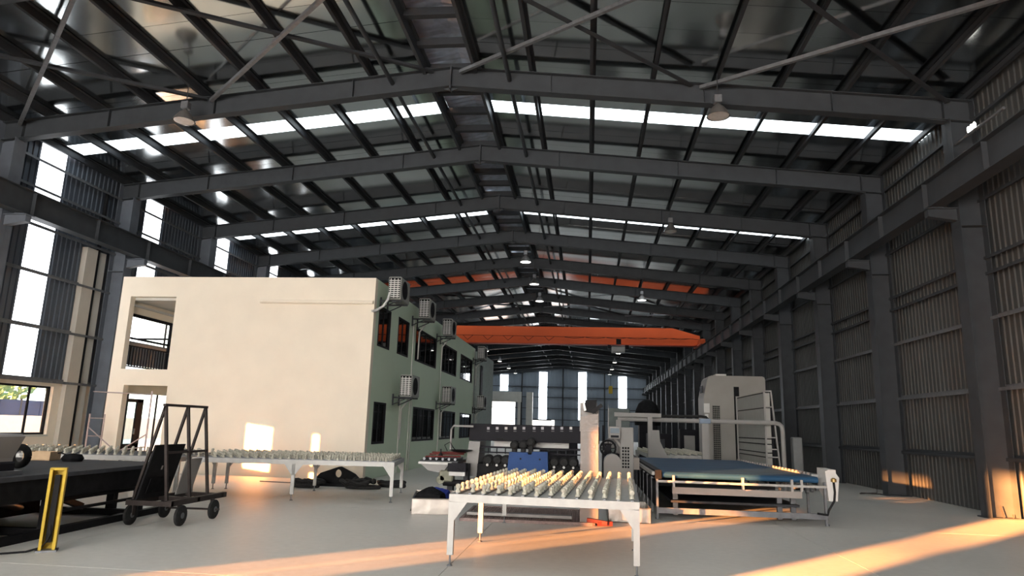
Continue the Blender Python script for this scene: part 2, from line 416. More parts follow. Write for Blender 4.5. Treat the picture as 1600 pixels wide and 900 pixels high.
# masonry under it, with window openings
holes = [A_DOOR, B_DOOR, (9.72, 10.95, 1.0, 2.25), (11.25, 12.35, 1.0, 2.25), (14.3, 15.6, .97, 2.4), (16.55, 19.5, .97, 2.4), (21.4, 26.6, .05, 5.4)]
slabs('x', -HW-.22, .24, Y0, 45, 0, 2.55, [h if h[3] < 2.56 else (h[0], h[1], h[2], 2.55) for h in holes]).build('masonry', cream, wl, True)
for (a, b) in ((-13.5, A_DOOR[0]), (A_DOOR[1], -10.3), (-8.5, B_DOOR[0]), (B_DOOR[1], -5.3)): MB().box(-HW-.05, -HW, a, b, 2.4, 3.9).build('flashing', clad, wl)
MB().box(-HW-.22, -HW+.02, 45, Y1, 0, 2.55).build('masonry', cream, wl)
MB().box(-HW-.02, -HW+.17, 19.82, 20.3, 0, 6.9).build('pilaster', mat('weathered_cream', (.5, .46, .40), .85, 0, .05, 2), wl)
MB().box(-HW-.02, -HW+.08, 20.5, 20.82, 0, 6.9).build('pilaster', greyp, wl)
MB().tube((-HW+.1, 20.4, 0), (-HW+.1, 20.4, 8.9), .06, 10).build('downpipe', blackm, wl)
def left_window(n, y0, y1, z0, z1, muls, label):
    w = struct('window_%d' % n, label, (-HW-.12, (y0+y1)/2, z0))
    f = MB(); x = -HW-.12
    for a, b, c, d in ((y0, y1, z0, z0+.06), (y0, y1, z1-.06, z1), (y0, y0+.06, z0, z1), (y1-.06, y1, z0, z1)): f.box(x-.04, x+.04, a, b, c, d)
    f.build('window_frame', charc, w, True)
    e = [y0+.06]+muls+[y1-.06]
    for m in muls: MB().box(x-.025, x+.025, m-.025, m+.025, z0+.06, z1-.06).build('mullion', charc, w, True)
    for a, b in zip(e, e[1:]): MB().box(x-.004, x+.004, a+.005, b-.005, z0+.06, z1-.06).build('pane', wglass, w, True)
    MB().box(-HW-.2, -HW+.06, y0-.02, y1+.02, z0-.05, z0-.005).build('sill', greyp, w, True)
left_window(1, 16.55, 19.5, .97, 2.4, [17.5, 18.75], 'sliding window in the left wall showing green trees')
left_window(2, 14.3, 15.6, .97, 2.4, [14.95], 'sliding window in the left wall before the first column')
left_window(3, 21.4, 26.6, .05, 5.4, [22.6, 23.2, 24.9], 'tall glazed opening in the left wall behind the office')
bw = struct('window_4', 'added unseen tinted pane dimming the sun through a left wall opening', (-HW-.1, -6.6, 0))  # unseen pane added to weaken this sun stripe on the floor
for a, b in ((-7.6, -6.65), (-6.6, -5.65)): MB().box(-HW-.1, -HW-.095, a, b, 0, 3.5).build('pane', glass('dimming_glass', (.55, .55, .55), .04), bw, True)
d3 = struct('door_3', 'dark framed glass door in the left wall seen through the office doorway', (-HW-.06, 23.4, 0))
mb = MB()
for a, b, c, d in ((22.68, 22.78, 0, 2.2), (23.6, 23.95, 0, 2.2), (22.68, 23.95, 2.08, 2.2), (22.68, 23.95, 0, .62)): mb.box(-HW-.06, -HW, a, b, c, d)
mb.build('door_frame', charc, d3, True); MB().box(-HW-.03, -HW-.025, 22.78, 23.6, .62, 2.08).build('pane', wglass, d3, True); MB().box(-HW, -HW+.06, 23.55, 23.58, .95, 1.15).build('door_handle', galv, d3, True)
band = corr(6.0, .85); band.v = [(-HW+.02-a, b+21, c+3.36) for a, b, c in band.v]; band.build('cladding_sheet', clad_l, wl)
# far gable
mb = None
strips = [(-9.05, -7.9, 6.8, 9.15), (-3.3, -2.15, 2.85, 9.65), (2.6, 3.7, 2.85, 9.7), (8.2, 9.35, 2.85, 9.2)]
gate = (-10.35, -6.5, 0, 5.2)
low = (-4.9, -1.6, 0, 2.75)
x = -12.7
while x < 12.6:
    w = 1.15
    hs = sorted((h[2], h[3]) for h in strips+[gate, low] if h[0] < x+w*.55 < h[1]); z = 0
    for p, q in hs+[(zr(x+.5)+.1,)*2]:
        if p > z+.05:
            c = corr(w, p-z, w/5); c.v = [(x+b, Y1+.05+a, z+cc) for a, b, cc in c.v]; c.build('cladding_sheet', clad_b, wb)
        z = q
    x += w
for h in strips:
    x0 = -12.7+1.15*round((h[0]+12.7)/1.15)
    MB().box(x0, x0+1.15, Y1+.03, Y1+.06, h[2], h[3]).build('daylight_sheet', frp_gable, wb)
for z in (2.8, 4.4, 6.0, 7.5): MB().box(-12.6, 12.6, Y1-.16, Y1, z-.04, z+.04).build('girt', steel, wb)
for x in (-6, 0, 6): MB().box(x-.1, x+.1, Y1-.5, Y1-.15, 0, zb(x)).build('wind_post', steel, wb)
g = struct('door_1', 'open factory gate in the far wall, blown out white', (-8.4, Y1, 0))
MB().box(-10.8, -6.0, Y1-.9, Y1-.1, 5.2, 6.65).build('roller_box', greyp, g, True)
for x in (-10.6, -6.3): MB().box(x-.2, x+.2, Y1-.8, Y1-.1, 0, 5.2).build('door_frame', greyp, g, True)
MB().box(-5.2, -4.3, Y1-1.6, Y1-.6, 0, 6.6).build('pier', greyp, g, True)
# front gable behind the viewpoint: added glowing panels stand in for its daylight
slabs('y', Y0-.2, .15, -12.8, 12.8, 0, 11.2, [(-10, 5, .2, 6.8)]).build('cladding_panel', clad, wf)
d2 = struct('front_glow_panels', 'added unseen glowing panels standing in for daylight behind the viewpoint', (-.5, Y0, 0))
for a in range(-10, 5): MB().box(a+.02, a+.98, Y0-.12, Y0-.1, .2, 6.8).build('glow_panel', front_glow, d2, True)

# ------------------------------------------------------------------ crane runway and crane
for s, nm in ((-1, 'left'), (1, 'right')):
    r = thing('runway_beam', 'dark steel crane runway beam on the brackets of the %s columns' % nm, 'crane rail', (s*11.5, Y0+.2, 6.81), group='crane runway beams')
    L = Y1-Y0-.6
    mb = MB().box(-.006, .006, 0, L, .016, .68).box(-.17, .17, 0, L, 0, .018).box(-.15, .15, 0, L, .66, .68)
    k = 0
    while k < L: mb.box(-.12, .12, k, k+.012, .018, .66); k += 2.5
    mb.build('girder', steel, r)
    MB().box(-.03, .03, 0, L, .68, .73).build('rail', galv, r)
cy = 50.0
c = thing('overhead_crane', 'orange overhead travelling crane spanning the hall', 'crane', (0, cy, 7.6))
mb = MB(); H1 = 1.24
mb.prism([(-11.45, .3), (-9.6, H1+.02), (9.6, H1+.02), (11.5, .72), (11.5, .1), (10.9, .02), (-10.9, .02), (-11.45, .1)], -.32, .32)
mb.build('bridge_girder', orange, c)
MB().box(-11.3, 11.3, -.4, .4, -.0, .035).build('bottom_flange', mat('dark_orange_enamel', (.42, .05, .02), .5), c)
for s in (-1, 1):
    e = MB(); e.cbox((s*11.5, 0, .18), (.34, 3.2, .36), .03); e.build('end_carriage', orange, c)
    for yy in (-1.3, 1.3): MB().cyl((s*11.5-.06, yy, .12), .17, .12, 16, 'x').build('wheel', steel_d, c)
mb = MB()
for k in range(14):
    x = -8.6+k*1.5; mb.path([(x, -.42, .55), (x+.35, -.44, .22), (x+.75, -.42, .55)] if k < 7 else [(x, -.42, .5), (x+.7, -.44, .42), (x+1.4, -.42, .5)], .018, 6)
mb.tube((-11, -.42, .58), (11, -.42, .5), .015, 6)
mb.build('festoon_cable', blackm, c)
hb = MB().cbox((5.75, 0, -.32), (.95, .7, .42), .04).build('hoist', greym, c)
MB().box(5.0, 5.22, -.3, .3, -.25, .0).build('trolley_frame', charc, hb); MB().box(6.25, 6.5, -.3, .3, -.3, .0).build('trolley_frame', charc, hb)
MB().box(5.6, 5.95, -.35, .35, .03, .42).build('trolley_motor', blackm, c)
mb = MB().tube((5.75, 0, -.5), (5.75, 0, -.75), .03, 8).torus((5.75, 0, -.86), .1, .03, 'y', 14, 6, -PI*.9, PI*.5); mb.build('hook', blackm, hb)

# ------------------------------------------------------------------ high bay lamps
def lamp(x, y, z, on, label, group=None, drop=None, big=1.0):
    t = thing('high_bay_lamp', label, 'lamp', (x, y, z), group=group)
    zt = zr(x)-.2-z
    s = big
    sd_ = MB().lathe((0, 0, 0), [(.25*s, 0), (.24*s, .03), (.2*s, .12), (.12*s, .24), (.06*s, .3), (.03*s, .34)], 18).build('lamp_shade', mat('grey_spun_aluminium', (.16, .155, .15), .4, .5, .1, 8), t)
    MB().cbox((0, 0, .44), (.17*s, .17*s, .2), .015).build('ballast_box', galv, t)
    MB().tube((0, 0, .54), (0, 0, zt), .012, 6).build('cord', steel_d, t)
    MB().lathe((0, 0, .012), [(.0001, 0), (.225*s, 0), (.225*s, .012), (.0001, .012)], 18).build('diffuser', lampglow if on else mat('frosted_lens', (.5, .47, .44), .2, 0, .1, 10), t)
    return t
lamp(-6.72, 15.3, 9.0, False, 'unlit high bay lamp hanging before the nearest left rafter', big=1.1)
lamp(6.62, 15.55, 8.95, False, 'unlit high bay lamp hanging before the nearest right rafter', big=1.1)
lamp(6.64, 25.3, 8.95, False, 'dim high bay lamp under the second daylight strip, right side')
G = 'lit lamps down the middle'
lamp(.73, 30.2, 8.95, True, 'glowing high bay lamp under the ridge, nearest of the middle row', G)
lamp(.76, 35.1, 8.95, True, 'glowing high bay lamp under the ridge, second of the middle row', G)
lamp(.70, 40.0, 8.95, True, 'glowing high bay lamp under the ridge, third of the middle row', G)
lamp(6.65, 39.4, 8.95, True, 'glowing high bay lamp alone above the right end of the orange crane')
for i, y in enumerate((67.7, 78.3, 87.6, 95.8)): lamp(-6.5, y, 8.95, True, ['first', 'second', 'third', 'last'][i]+' small lit lamp seen under the crane, beside the office corner', 'far lamps on the left')
for i, y in enumerate((68.0, 77.3, 86.5, 94.7)): lamp(6.55, y, 8.95, True, ['first', 'second', 'third', 'last'][i]+' small lit lamp seen under the crane, below the hoist', 'far lamps on the right')
t = thing('pendant_control', 'yellow crane pendant hanging before the far wall', 'control', (6.55, 91.0, 6.2))
MB().cbox((0, 0, .5), (.5, .3, 1.0), .05).build('body', yellow, t); MB().tube((0, 0, 1), (0, 0, 3.4), .03, 6).build('cord', blackm, t)
fl_ = thing('floodlight', 'small triple floodlight on a bar between right wall columns', 'lamp', (12.1, 15.35, 8.35))
for k in range(3): MB().lathe((0, -.12+.12*k, .06), [(.03, 0), (.03, .1), (.015, .13)], 10).build('bulb', lampglow, fl_)
MB().tube((0, -1.2, 0), (0, 1.2, .02), .035, 8).build('bar', galv, fl_)

# ------------------------------------------------------------------ office block
OX0, OX1, OY0, OY1, OZ = -10.75, -2.69, 19.35, 37.7, 5.82
of = thing('office_building', 'two storey cream office block with greenish lit side wall inside the hall', 'building', ((OX0+OX1)/2, (OY0+OY1)/2, 0))
slabs('y', OY0, .22, OX0, OX1, 0, OZ, [(-10.42, -8.93, 2.98, 5.2), (-10.25, -8.85, 0, 2.5)]).build('front_wall', cream, of, True)
U = [(19.85, 21.12, 2), (22.02, 23.42, 2), (24.42, 27.95, 4), (29.1, 32.45, 4), (33.5, 37.0, 4)]
Lw = [(19.93, 21.18, 2), (24.6, 28.12, 4), (29.25, 32.65, 4), (33.9, 37.3, 4)]
UZ, LZ = (3.86, 5.09), (.98, 2.21)
slabs('x', OX1-.22, .22, OY0+.22, OY1, 0, OZ, [(a, b, *UZ) for a, b, n in U]+[(a, b, *LZ) for a, b, n in Lw]).build('side_wall', green, of, True)
MB().box(OX0, OX1-.22, OY0+.22, OY1, OZ-.7, OZ-.55).build('roof_slab', greyp, of, True)
MB().box(OX0, OX1-.22, OY0+.22, OY1, 2.62, 2.96).build('floor_slab', greyp, of, True)
MB().box(-8.75, -8.6, OY0+.22, OY1, 0, OZ-.7).build('corridor_wall', cream, of, True)
slabs('x', OX0, .2, OY0+.22, OY1, 0, OZ, [(19.75, 26.5, 3.0, 4.75), (19.75, 26.5, 0, 2.3)]).build('veranda_wall', cream, of, True)
MB().box(OX0+.2, OX0+.32, OY0+.22, OY1, 4.95, 5.0).build('cornice', whitem, of, True)
MB().box(OX0, OX1, OY1, OY1+.2, 0, OZ).build('rear_wall', greyp, of, True)
mb = MB().box(OX0+.05, OX0+.12, 19.75, 26.5, 4.66, 4.75)
mb.box(OX0+.05, OX0+.13, 21.9, 21.98, 3.0, 4.7).box(OX0+.05, OX0+.13, 23.25, 23.4, 3.0, 4.7); mb.build('veranda_frame', charc, of, True)
rl = MB().box(OX0+.2, OX0+.26, 19.7, 26.5, 3.93, 3.99).box(OX0+.2, OX0+.26, 19.7, 26.5, 3.70, 3.74).box(OX0+.2, OX0+.26, 19.7, 26.5, 3.08, 3.12).build('railing', charc, of, True)
for k in range(48): MB().box(OX0+.215, OX0+.245, 19.8+.14*k, 19.825+.14*k, 3.1, 3.72).build('baluster', charc, rl, True)
MB().bar((OX0+1.9, OY0+.35, 3.93), (OX0+.3, OY0+.35, 3.93), .05, .05).build('handrail', charc, of, True)
def off_window(y0, y1, z0, z1, n):
    x = OX1-.05; f = MB(); w = .06
    for a, b, c, d in ((y0, y1, z0, z0+w), (y0, y1, z1-w, z1), (y0, y0+w, z0, z1), (y1-w, y1, z0, z1)): f.box(x-.05, x+.06, a, b, c, d)
    fr = f.build('window', blackm, of, True); st = (y1-y0-2*w)/n
    for k in range(1, n):
        m = y0+w+k*st; hw = .06 if k == n//2 else .035
        MB().box(x-.02, x+.015, m-hw, m+hw, z0+w, z1-w).build('mullion', blackm, fr, True)
    for k in range(n): MB().box(x-.004, x+.004, y0+w+k*st+.02, y0+w+(k+1)*st-.02, z0+w, z1-w).build('pane', dglass, fr, True)
for a, b, n in U: off_window(a, b, *UZ, n)
for a, b, n in Lw: off_window(a, b, *LZ, n)
for yy, z1 in ((23.95, 5.3), (24.2, 2.4), (28.9, 5.3), (22.7, 2.45)): MB().tube((OX1+.03, yy, 0), (OX1+.03, yy, z1), .022, 8).build('drain_pipe', greyp, of, True)
MB().tube((-6.19, OY0-.06, 5.07), (OX1-.02, OY0-.06, 5.07), .055, 10).build('wall_conduit', cream, of, True)
an = thing('office_annex', 'pale lower block end just past the office corner', 'building', (-3.6, 41.5, 0))
MB().box(-10, -2.55, 38.6, 44.5, 0, 5.75).build('wall', mat('pale_grey_green_plaster', (.36, .41, .38), .85), an, True)
MB().box(-2.56, -2.48, 39.0, 39.6, 3.3, 5.0).build('window', blackm, an, True)

def aircon(y, z, label, hose=None):
    t = thing('air_conditioner', label, 'air conditioner', (OX1, y, z), group='outdoor air conditioner units on the office wall'); t.scale = (1.1, 1.15, 1.12)
    body = MB().cbox((.42, .45, .34), (.36, .9, .62), .02).build('casing', mat('aged_white_enamel', (.30, .30, .275), .5, 0, .1, 5), t)
    g = MB()
    for k in range(9): g.box(.27, .57, -.012, .003, .09+.055*k, .115+.055*k)
    for k in range(3): g.box(.3+.1*k, .32+.1*k, -.014, .003, .07, .6)
    MB().box(.26, .58, -.008, .002, .06, .62).build('coil', blackm, t); g.build('side_grille', whitem, t)
    ring = MB().torus((.605, .38, .34), .24, .012, 'x', 20, 6); 
    for k in range(4): ring.torus((.605, .38, .34), .05+.05*k, .005, 'x', 16, 4)
    for k in range(6):
        a = PI*k/6; ring.bar((.606, .38-.24*math.cos(a), .34-.24*math.sin(a)), (.606, .38+.24*math.cos(a), .34+.24*math.sin(a)), .008, .008)
    ring.build('fan_grille', charc, t); MB().cyl((.6, .38, .34), .235, .004, 20, 'x').build('fan_opening', blackm, t)
    for yy in (.12, .75):
        MB().bar((0, yy, 0), (.6, yy, 0), .04, .04).bar((.02, yy, -.2), (.42, yy, -.02), .025, .025).bar((.02, yy, -.22), (.02, yy, .1), .04, .03).build('bracket', steel_d, t)
    if hose:
        MB().path([(.3, -.02, .2), (.28, -.1, .0), (.2, -.2, -.2), (.05, -.4, -.36), (0.0, -.5, -.38)], .035, 8).build('hose', whitem, t)
    else: MB().path([(.3, .92, .1), (.2, 1.0, -.1), (.04, 1.0, -.3), (.03, 1.0, -1.2)], .025, 8).build('hose', greyp, t)
aircon(19.75, 5.22, 'air conditioner at the near top corner of the office with white hose', True)
aircon(23.6, 5.28, 'air conditioner on the top row, second from the near corner')
aircon(27.7, 5.2, 'air conditioner on the top row above the wide window, third from the corner')
aircon(37.0, 5.15, 'air conditioner on the top row at the far office corner')
aircon(21.7, 2.42, 'air conditioner on the lower row, nearest to the front corner')
aircon(28.2, 2.45, 'air conditioner on the lower row between two wide windows')
aircon(37.4, 2.5, 'air conditioner on the lower row at the far office corner')

# scaffold before the doorway
t = thing('scaffold_frame', 'thin pinkish tube scaffold standing before the office doorway', 'scaffold', (-9.6, 18.6, 0))
for x in (-10.55, -10.32, -8.75): MB().tube((x, 18.5 if x != -10.32 else 18.8, 0), (x, 18.5 if x != -10.32 else 18.8, 1.62 if x < -9 else 2.3), .022, 8).build('standard', pinkm, t, True)
for z in (.35, 1.0, 1.5): MB().tube((-10.55, 18.5, z), (-10.3, 18.8, z), .015, 6).build('rung', pinkm, t, True)
for a, b in (((-10.55, 18.5, 1.25), (-9.4, 18.5, .45)), ((-10.0, 18.5, .3), (-8.75, 18.5, 1.1)), ((-10.2, 18.5, .55), (-8.75, 18.5, .75)), ((-10.55, 18.5, 2.25), (-8.75, 18.5, 2.2))):
    MB().tube(a, b, .016, 6).build('brace', pinkm, t, True)

# ------------------------------------------------------------------ tables with ball casters
cs = MB().lathe((0, 0, 0), [(.032, 0), (.032, .02), (.02, .035), (.022, .055)], 8)
cs.lathe((0, -.02, .072), [(.0001, 0), (.022, 0), (.03, .006), (.03, .034), (.022, .04), (.0001, .04)], 9, 'y')
cs_mesh = None
def caster(parent, loc, rz):
    global cs_mesh
    if cs_mesh is None:
        o = cs.build('caster', castm, parent); cs_mesh = o.data
    else:
        o = bpy.data.objects.new('caster', cs_mesh); COL.objects.link(o); o.parent = parent
    o.location = loc; o.rotation_euler = (0, 0, rz); return o
def caster_table(label, loc, rz, L, Wd, H, nb, nc, along='y', singles=True, legs_x=None, legs_y=None):
    """table with its corner at loc, L along local x and Wd along local y"""
    t = thing('caster_table', label, 'table', loc, rz)
    rail = MB().box(0, L, 0, .05, H-.09, H).box(0, L, Wd-.05, Wd, H-.09, H).box(0, .05, .05, Wd-.05, H-.09, H).box(L-.05, L, .05, Wd-.05, H-.09, H)
    rail.build('frame', alu, t)
    MB().box(.05, L-.05, .05, Wd-.05, H-.05, H-.012).build('bed', bedm, t)
    lx = legs_x or [0, L]; ly = legs_y or [0, Wd]
    for x in lx:
        for y in ly:
            x_, y_ = min(x, L-.07), min(y, Wd-.06); mb = MB(); mb.box(x_, x_+.07, y_, y_+.05, .12, H-.08)
            g = MB()
            if y_ < .01 or y_ > Wd-.08:
                yy = -.006 if y_ < .01 else Wd
                sg = [1] if x_ < .01 else [-1] if x_ > L-.1 else [1, -1]
                for s in sg:
                    xa = x_ if s > 0 else x_+.07
                    g.prism([(xa, H-.3), (xa+s*.07, H-.3), (xa+s*.22, H-.09), (xa, H-.09)], yy, yy+.006)
            lg = mb.build('leg', alu, t)
            if g.v: g.build('gusset', alu, lg)
            MB().tube((x_+.035, y_+.025, .015), (x_+.035, y_+.025, .14), .011, 8).lathe((x_+.035, y_+.025, 0), [(.0001, 0), (.035, 0), (.03, .012), (.012, .02)], 10).build('levelling_foot', galv, lg)
    n = 0
    for i in range(nb):
        if along == 'y':
            x = .08+(L-.16)*i/(nb-1); MB().box(x-.016, x+.016, .05, Wd-.05, H-.012, H+.012).build('caster_bar', galv, t)
            pts = [(x, .1+(Wd-.2)*(k+.45*(i % 2))/(nc-.5)) for k in range(nc)]
        else:
            y = .08+(Wd-.16)*i/(nb-1); MB().box(.05, L-.05, y-.016, y+.016, H-.012, H+.012).build('caster_bar', galv, t)
            pts = [(.1+(L-.2)*(k+.5*(i % 2)*.9)/(nc-.5), y) for k in range(nc)]
        for p in pts:
            if singles: caster(t, (p[0], p[1], H+.01), random.uniform(0, PI))
    return t
caster_table('pale metal caster table in front, lit by the sun, between the viewpoint and machine', (1.97, 8.25, 0), math.radians(-2.8), 2.2, 3.85, .80, 14, 14, 'y', legs_y=[0, 1.75, 3.8])
caster_table('long caster table beside the office front wall with dark slings beneath', (-4.43, 13.6, 0), math.radians(9.5), 4.1, 2.15, .80, 12, 24, 'x', legs_x=[0, 2.02, 4.1])
caster_table('far left caster table end showing behind the black tilting table', (-8.6, 12.8, 0), math.radians(9.5), 4.05, 2.15, .80, 12, 24, 'x', legs_x=[0, 2.0, 4.05])
caster_table('greenish caster bed behind the blue belt conveyor, before the tall machine', (5.45, 22.7, 0), 0, 1.88, 5.2, .86, 9, 28, 'y')

# ------------------------------------------------------------------ black tilting table and what lies on it
t = thing('tilting_table', 'large black felt topped tilting table at the left edge', 'table', (-3.72, 11.5, 0), math.radians(3.5))
# local: near long side along -y, x negative inwards
MB().box(-2.6, .2, -6.3, 0, .77, .825).build('felt_top', darkt, t)
mb = MB().box(.1, .16, -6.3, -.05, .5, .77).box(-2.5, -2.44, -6.3, -.05, .56, .77).box(-2.5, .16, -.1, -.04, .6, .77)
for k in range(6): mb.box(-2.45, .1, -6+1.1*k, -5.92+1.1*k, .62, .76)
mb.build('side_beam', blackm, t)
MB().box(.0, .1, -6.2, -.1, .0, .1).box(-2.5, -2.4, -6.2, -.1, .0, .1).box(-2.4, .0, -.6, -.5, .0, .1).box(-2.4, .0, -2.75, -2.65, .0, .1).box(-2.4, .0, -4.9, -4.8, .0, .1).build('base_frame', blackm, t)
for x, y in ((0, -.6), (-.5, -.5), (0, -2.7), (-2.3, -.6), (-2.3, -2.7), (-.1, -4.8), (-1.2, -2.7)): MB().box(x-.06, x+.06, y-.06, y+.06, .0, .78).build('leg', blackm, t)
MB().cbox((-1.2, -4.2, .36), (1.6, 2.0, .52), .02).build('drive_housing', blackm, t); MB().cbox((-1.6, -1.7, .28), (.9, .9, .36), .02).build('pump_unit', blackm, t)
MB().bar((-.8, -.8, .15), (-.3, -3.0, .74), .07, .09).build('tilt_arm', blackm, t); MB().tube((-1.2, -1.6, .2), (-.6, -3.4, .55), .05, 12).build('hydraulic_cylinder', galv, t)
MB().bar((.03, -.6, .45), (.03, -2.7, .45), .05, .05).bar((.03, -.2, .3), (.03, -2.7, .3), .04, .04).build('brace', blackm, t)
def lie(name, label, cat, loc, rz=0, group=None): return thing(name, label, cat, loc, rz, group)
t = lie('control_console', 'grey sloping control console on the black table', 'console', (-3.86, 7.95, .825), .05)
MB().prism([(-.5, .16), (.22, .16), (.22, .2), (.34, .47), (.29, .5), (-.5, .5)][::-1], -.25, .25).build('housing', greym, t)
MB().cbox((-.1, 0, .08), (.75, .5, .16), .02).build('base', charc, t)
MB().box(.1, .2, -.27, -.25, .3, .45).build('control_panel', blackm, t)
MB().bar((.36, 0, .027), (-.3, 0, .027), .55, .05).build('mounting_shelf', galv, t)
t = lie('rubber_ring', 'black tyre-like ring standing on the black table behind the console', 'ring', (-4.25, 9.0, .83))
MB().torus((0, 0, .17), .122, .047, 'y', 28, 10).build('ring', rubber, t)
t = lie('cardboard_box', 'low open cardboard box at the far side of the black table', 'box', (-5.5, 10.9, .826), .15)
MB().box(-.22, .22, -.15, .15, 0, .01).box(-.22, .22, -.15, -.145, 0, .14).box(-.22, .22, .145, .15, 0, .14).box(-.22, -.215, -.15, .15, 0, .14).box(.215, .22, -.15, .15, 0, .14).build('carton', cardb, t)
t = lie('white_paper', 'crumpled white paper beside the cardboard box', 'paper', (-5.95, 10.9, .826))
mb = MB()
n = 6
pts = [[(-.12+.24*i/n, -.1+.2*j/n, .03+.06*random.random()*(1 if 0 < i < n and 0 < j < n else .3)) for j in range(n+1)] for i in range(n+1)]
mb.add([p for r in pts for p in r], [(i*(n+1)+j, i*(n+1)+j+1, (i+1)*(n+1)+j+1, (i+1)*(n+1)+j) for i in range(n) for j in range(n)]); mb.build('sheet', whitem, t)
t = lie('black_bag', 'small black bag lying beside the cardboard box', 'bag', (-4.9, 10.85, .826))
MB().lathe((0, 0, 0), [(.0001, .0), (.14, .0), (.17, .05), (.13, .11), (.0001, .13)], 14).build('body', tarp, t)
MB().path([(-.12, 0, .1), (-.22, 0, .13), (-.3, .03, .12)], .012, 6).build('strap', tarp, t)

# ------------------------------------------------------------------ yellow light curtain post
t = thing('light_curtain_post', 'yellow safety light curtain post standing on the floor', 'safety sensor', (-2.745, 7.9, 0), .55)
w, d, h = .085, .07, .95
MB().box(-w, -w+.03, -d, d, .02, h).box(w-.03, w, -d, d, .02, h).box(-w, w, d-.02, d, .02, h).box(-w, w, -d, d, h-.02, h+.005).build('housing', yellow, t)
MB().box(-.028, .028, -.03, .03, .1, h-.08).build('sensor_strip', blackm, t)
MB().box(-w-.02, w+.02, -d-.03, d+.03, 0, .022).build('base_plate', galv, t)
for x in (-.1, .1): MB().cyl((x, -.07, .02), .014, .02, 8).build('bolt', blackm, t)
MB().path([(0, -.035, .3), (.015, -.045, .2), (-.01, -.05, .12), (-.06, -.06, .05)], .007, 6).build('sensor_cord', blackm, t)
MB().path([(-.08, -.02, .04), (-.2, -.06, .012), (-.45, -.12, .01), (-.8, -.3, .01), (-1.3, -.5, .01)], .012, 8).build('cable', blackm, t)

# ------------------------------------------------------------------ A-frame trolley with dark panels
t = thing('frame_trolley', 'dark A-frame glass trolley on four wheels by the black table', 'trolley', (-2.83, 10.5, 0))
zc = .33
mb = MB().box(-.36, -.29, -.62, .85, zc-.03, zc+.05).box(.29, .36, -.62, .95, zc-.03, zc+.05)
for y in (-.6, .1, .82): mb.box(-.36, .36, y-.03, y+.03, zc-.03, zc+.04)
mb.build('chassis', bronze, t)
for k, y in enumerate((-.5, .1, .62)):
    MB().bar((0.0, y, 1.78), (.2, y, zc+.04), .04, .04).build('upright', bronze, t)
    MB().bar((0.0, y, 1.76), (-.33, y, zc+.04), .04, .035).build('sloping_strut', bronze, t)
MB().bar((0, -.54, 1.77), (0, .66, 1.77), .045, .04).build('top_rail', bronze, t)
MB().bar((.1, -.5, 1.06), (.1, .62, 1.06), .03, .035).bar((-.16, -.5, 1.06), (-.16, .62, 1.06), .03, .035).build('middle_rail', bronze, t)
for x, y in ((-.36, -.48), (.36, -.36), (-.38, .4), (.4, .5)):
    wl_ = MB().lathe((x-.03, y, .15), [(.0001, 0), (.08, 0), (.12, .0), (.15, .015), (.15, .05), (.12, .065), (.0001, .065)], 22, 'x').build('wheel', rubber, t)
    MB().lathe((x-.035, y, .15), [(.0001, 0), (.045, 0), (.045, .075), (.0001, .075)], 10, 'x').build('hub', galv, wl_)
    MB().box(x-.02-.03*(1 if x > 0 else -1), x+.02-.03*(1 if x > 0 else -1), y-.03, y+.03, .14, .31).build('wheel_bracket', bronze, t)
MB().tube((-.36, .45, .15), (.5, .5, .15), .016, 8).build('axle', bronze, t)
t = thing('black_sheet', 'black sheet panel leaning inside the A-frame trolley', 'panel', (-3.07, 10.25, .375))
MB().prism([(0, 0), (.03, 0), (.235, .8), (.205, .8)], -.35, .42).build('sheet', blackm, t)
MB().prism([(.064, .08), (.074, .08), (.134, .3), (.124, .3)], -.22, .28).build('pocket', tarp, t)
MB().prism([(.13, .42), (.138, .42), (.158, .5), (.15, .5)], -.02, .02).build('silver_tag', alu, t)
t = thing('grey_sheet', 'pale grey sheet standing behind the black panel on the trolley', 'panel', (-2.99, 11.0, .375))
MB().prism([(0, 0), (.012, 0), (.15, .56), (.138, .56)], -.22, .22).build('sheet', greym, t)

# ------------------------------------------------------------------ lifting beam and slings under the long table
t = thing('lifting_beam', 'black triangular lifting beam with round eye lying under the long table', 'lifting beam', (-2.6, 17.3, 0), .0)
poly = [(-.85, .0), (.8, .0), (.8, .16), (.0, .5), (-.85, .2)]
mb = MB(); N = 16
ring = [(-.05+.085*math.cos(2*PI*k/N), .32+.085*math.sin(2*PI*k/N)*1.15) for k in range(N)]
outer = [(-.85, 0), (-.05, 0), (.8, 0), (.8, .16), (.36, .33), (0, .5), (-.4, .36), (-.85, .2)]
# plate with an eye: stitch outer loop to the ring by angle
def ang(p): return math.atan2(p[1]-.32, p[0]+.05) % (2*PI)
out2 = []
for k in range(N):
    a = 2*PI*k/N; dx, dy = math.cos(a), math.sin(a); best = 9
    for i in range(len(outer)):
        (x1, y1), (x2, y2) = outer[i], outer[(i+1) % len(outer)]; ex, ey = x2-x1, y2-y1; den = dx*ey-dy*ex
        if abs(den) < 1e-9: continue
        tt = ((x1+.05)*ey-(y1-.32)*ex)/den; uu = ((x1+.05)*dy-(y1-.32)*dx)/den
        if tt > 0 and -1e-6 <= uu <= 1+1e-6: best = min(best, tt)
    out2.append((-.05+dx*best, .32+dy*best))
v = [(x, yy, z) for yy in (-.03, .03) for lp in (ring, out2) for x, z in lp]
f = []
for k in range(N):
    j = (k+1) % N
    f += [(k, j, N+j, N+k), (2*N+k, 3*N+k, 3*N+j, 2*N+j), (k, 2*N+k, 2*N+j, j), (N+k, N+j, 3*N+j, 3*N+k)]
mb.add(v, f); mb.build('eye_plate', blackm, t)
MB().box(-.9, .85, -.06, .06, 0, .06).build('foot_bar', blackm, t)
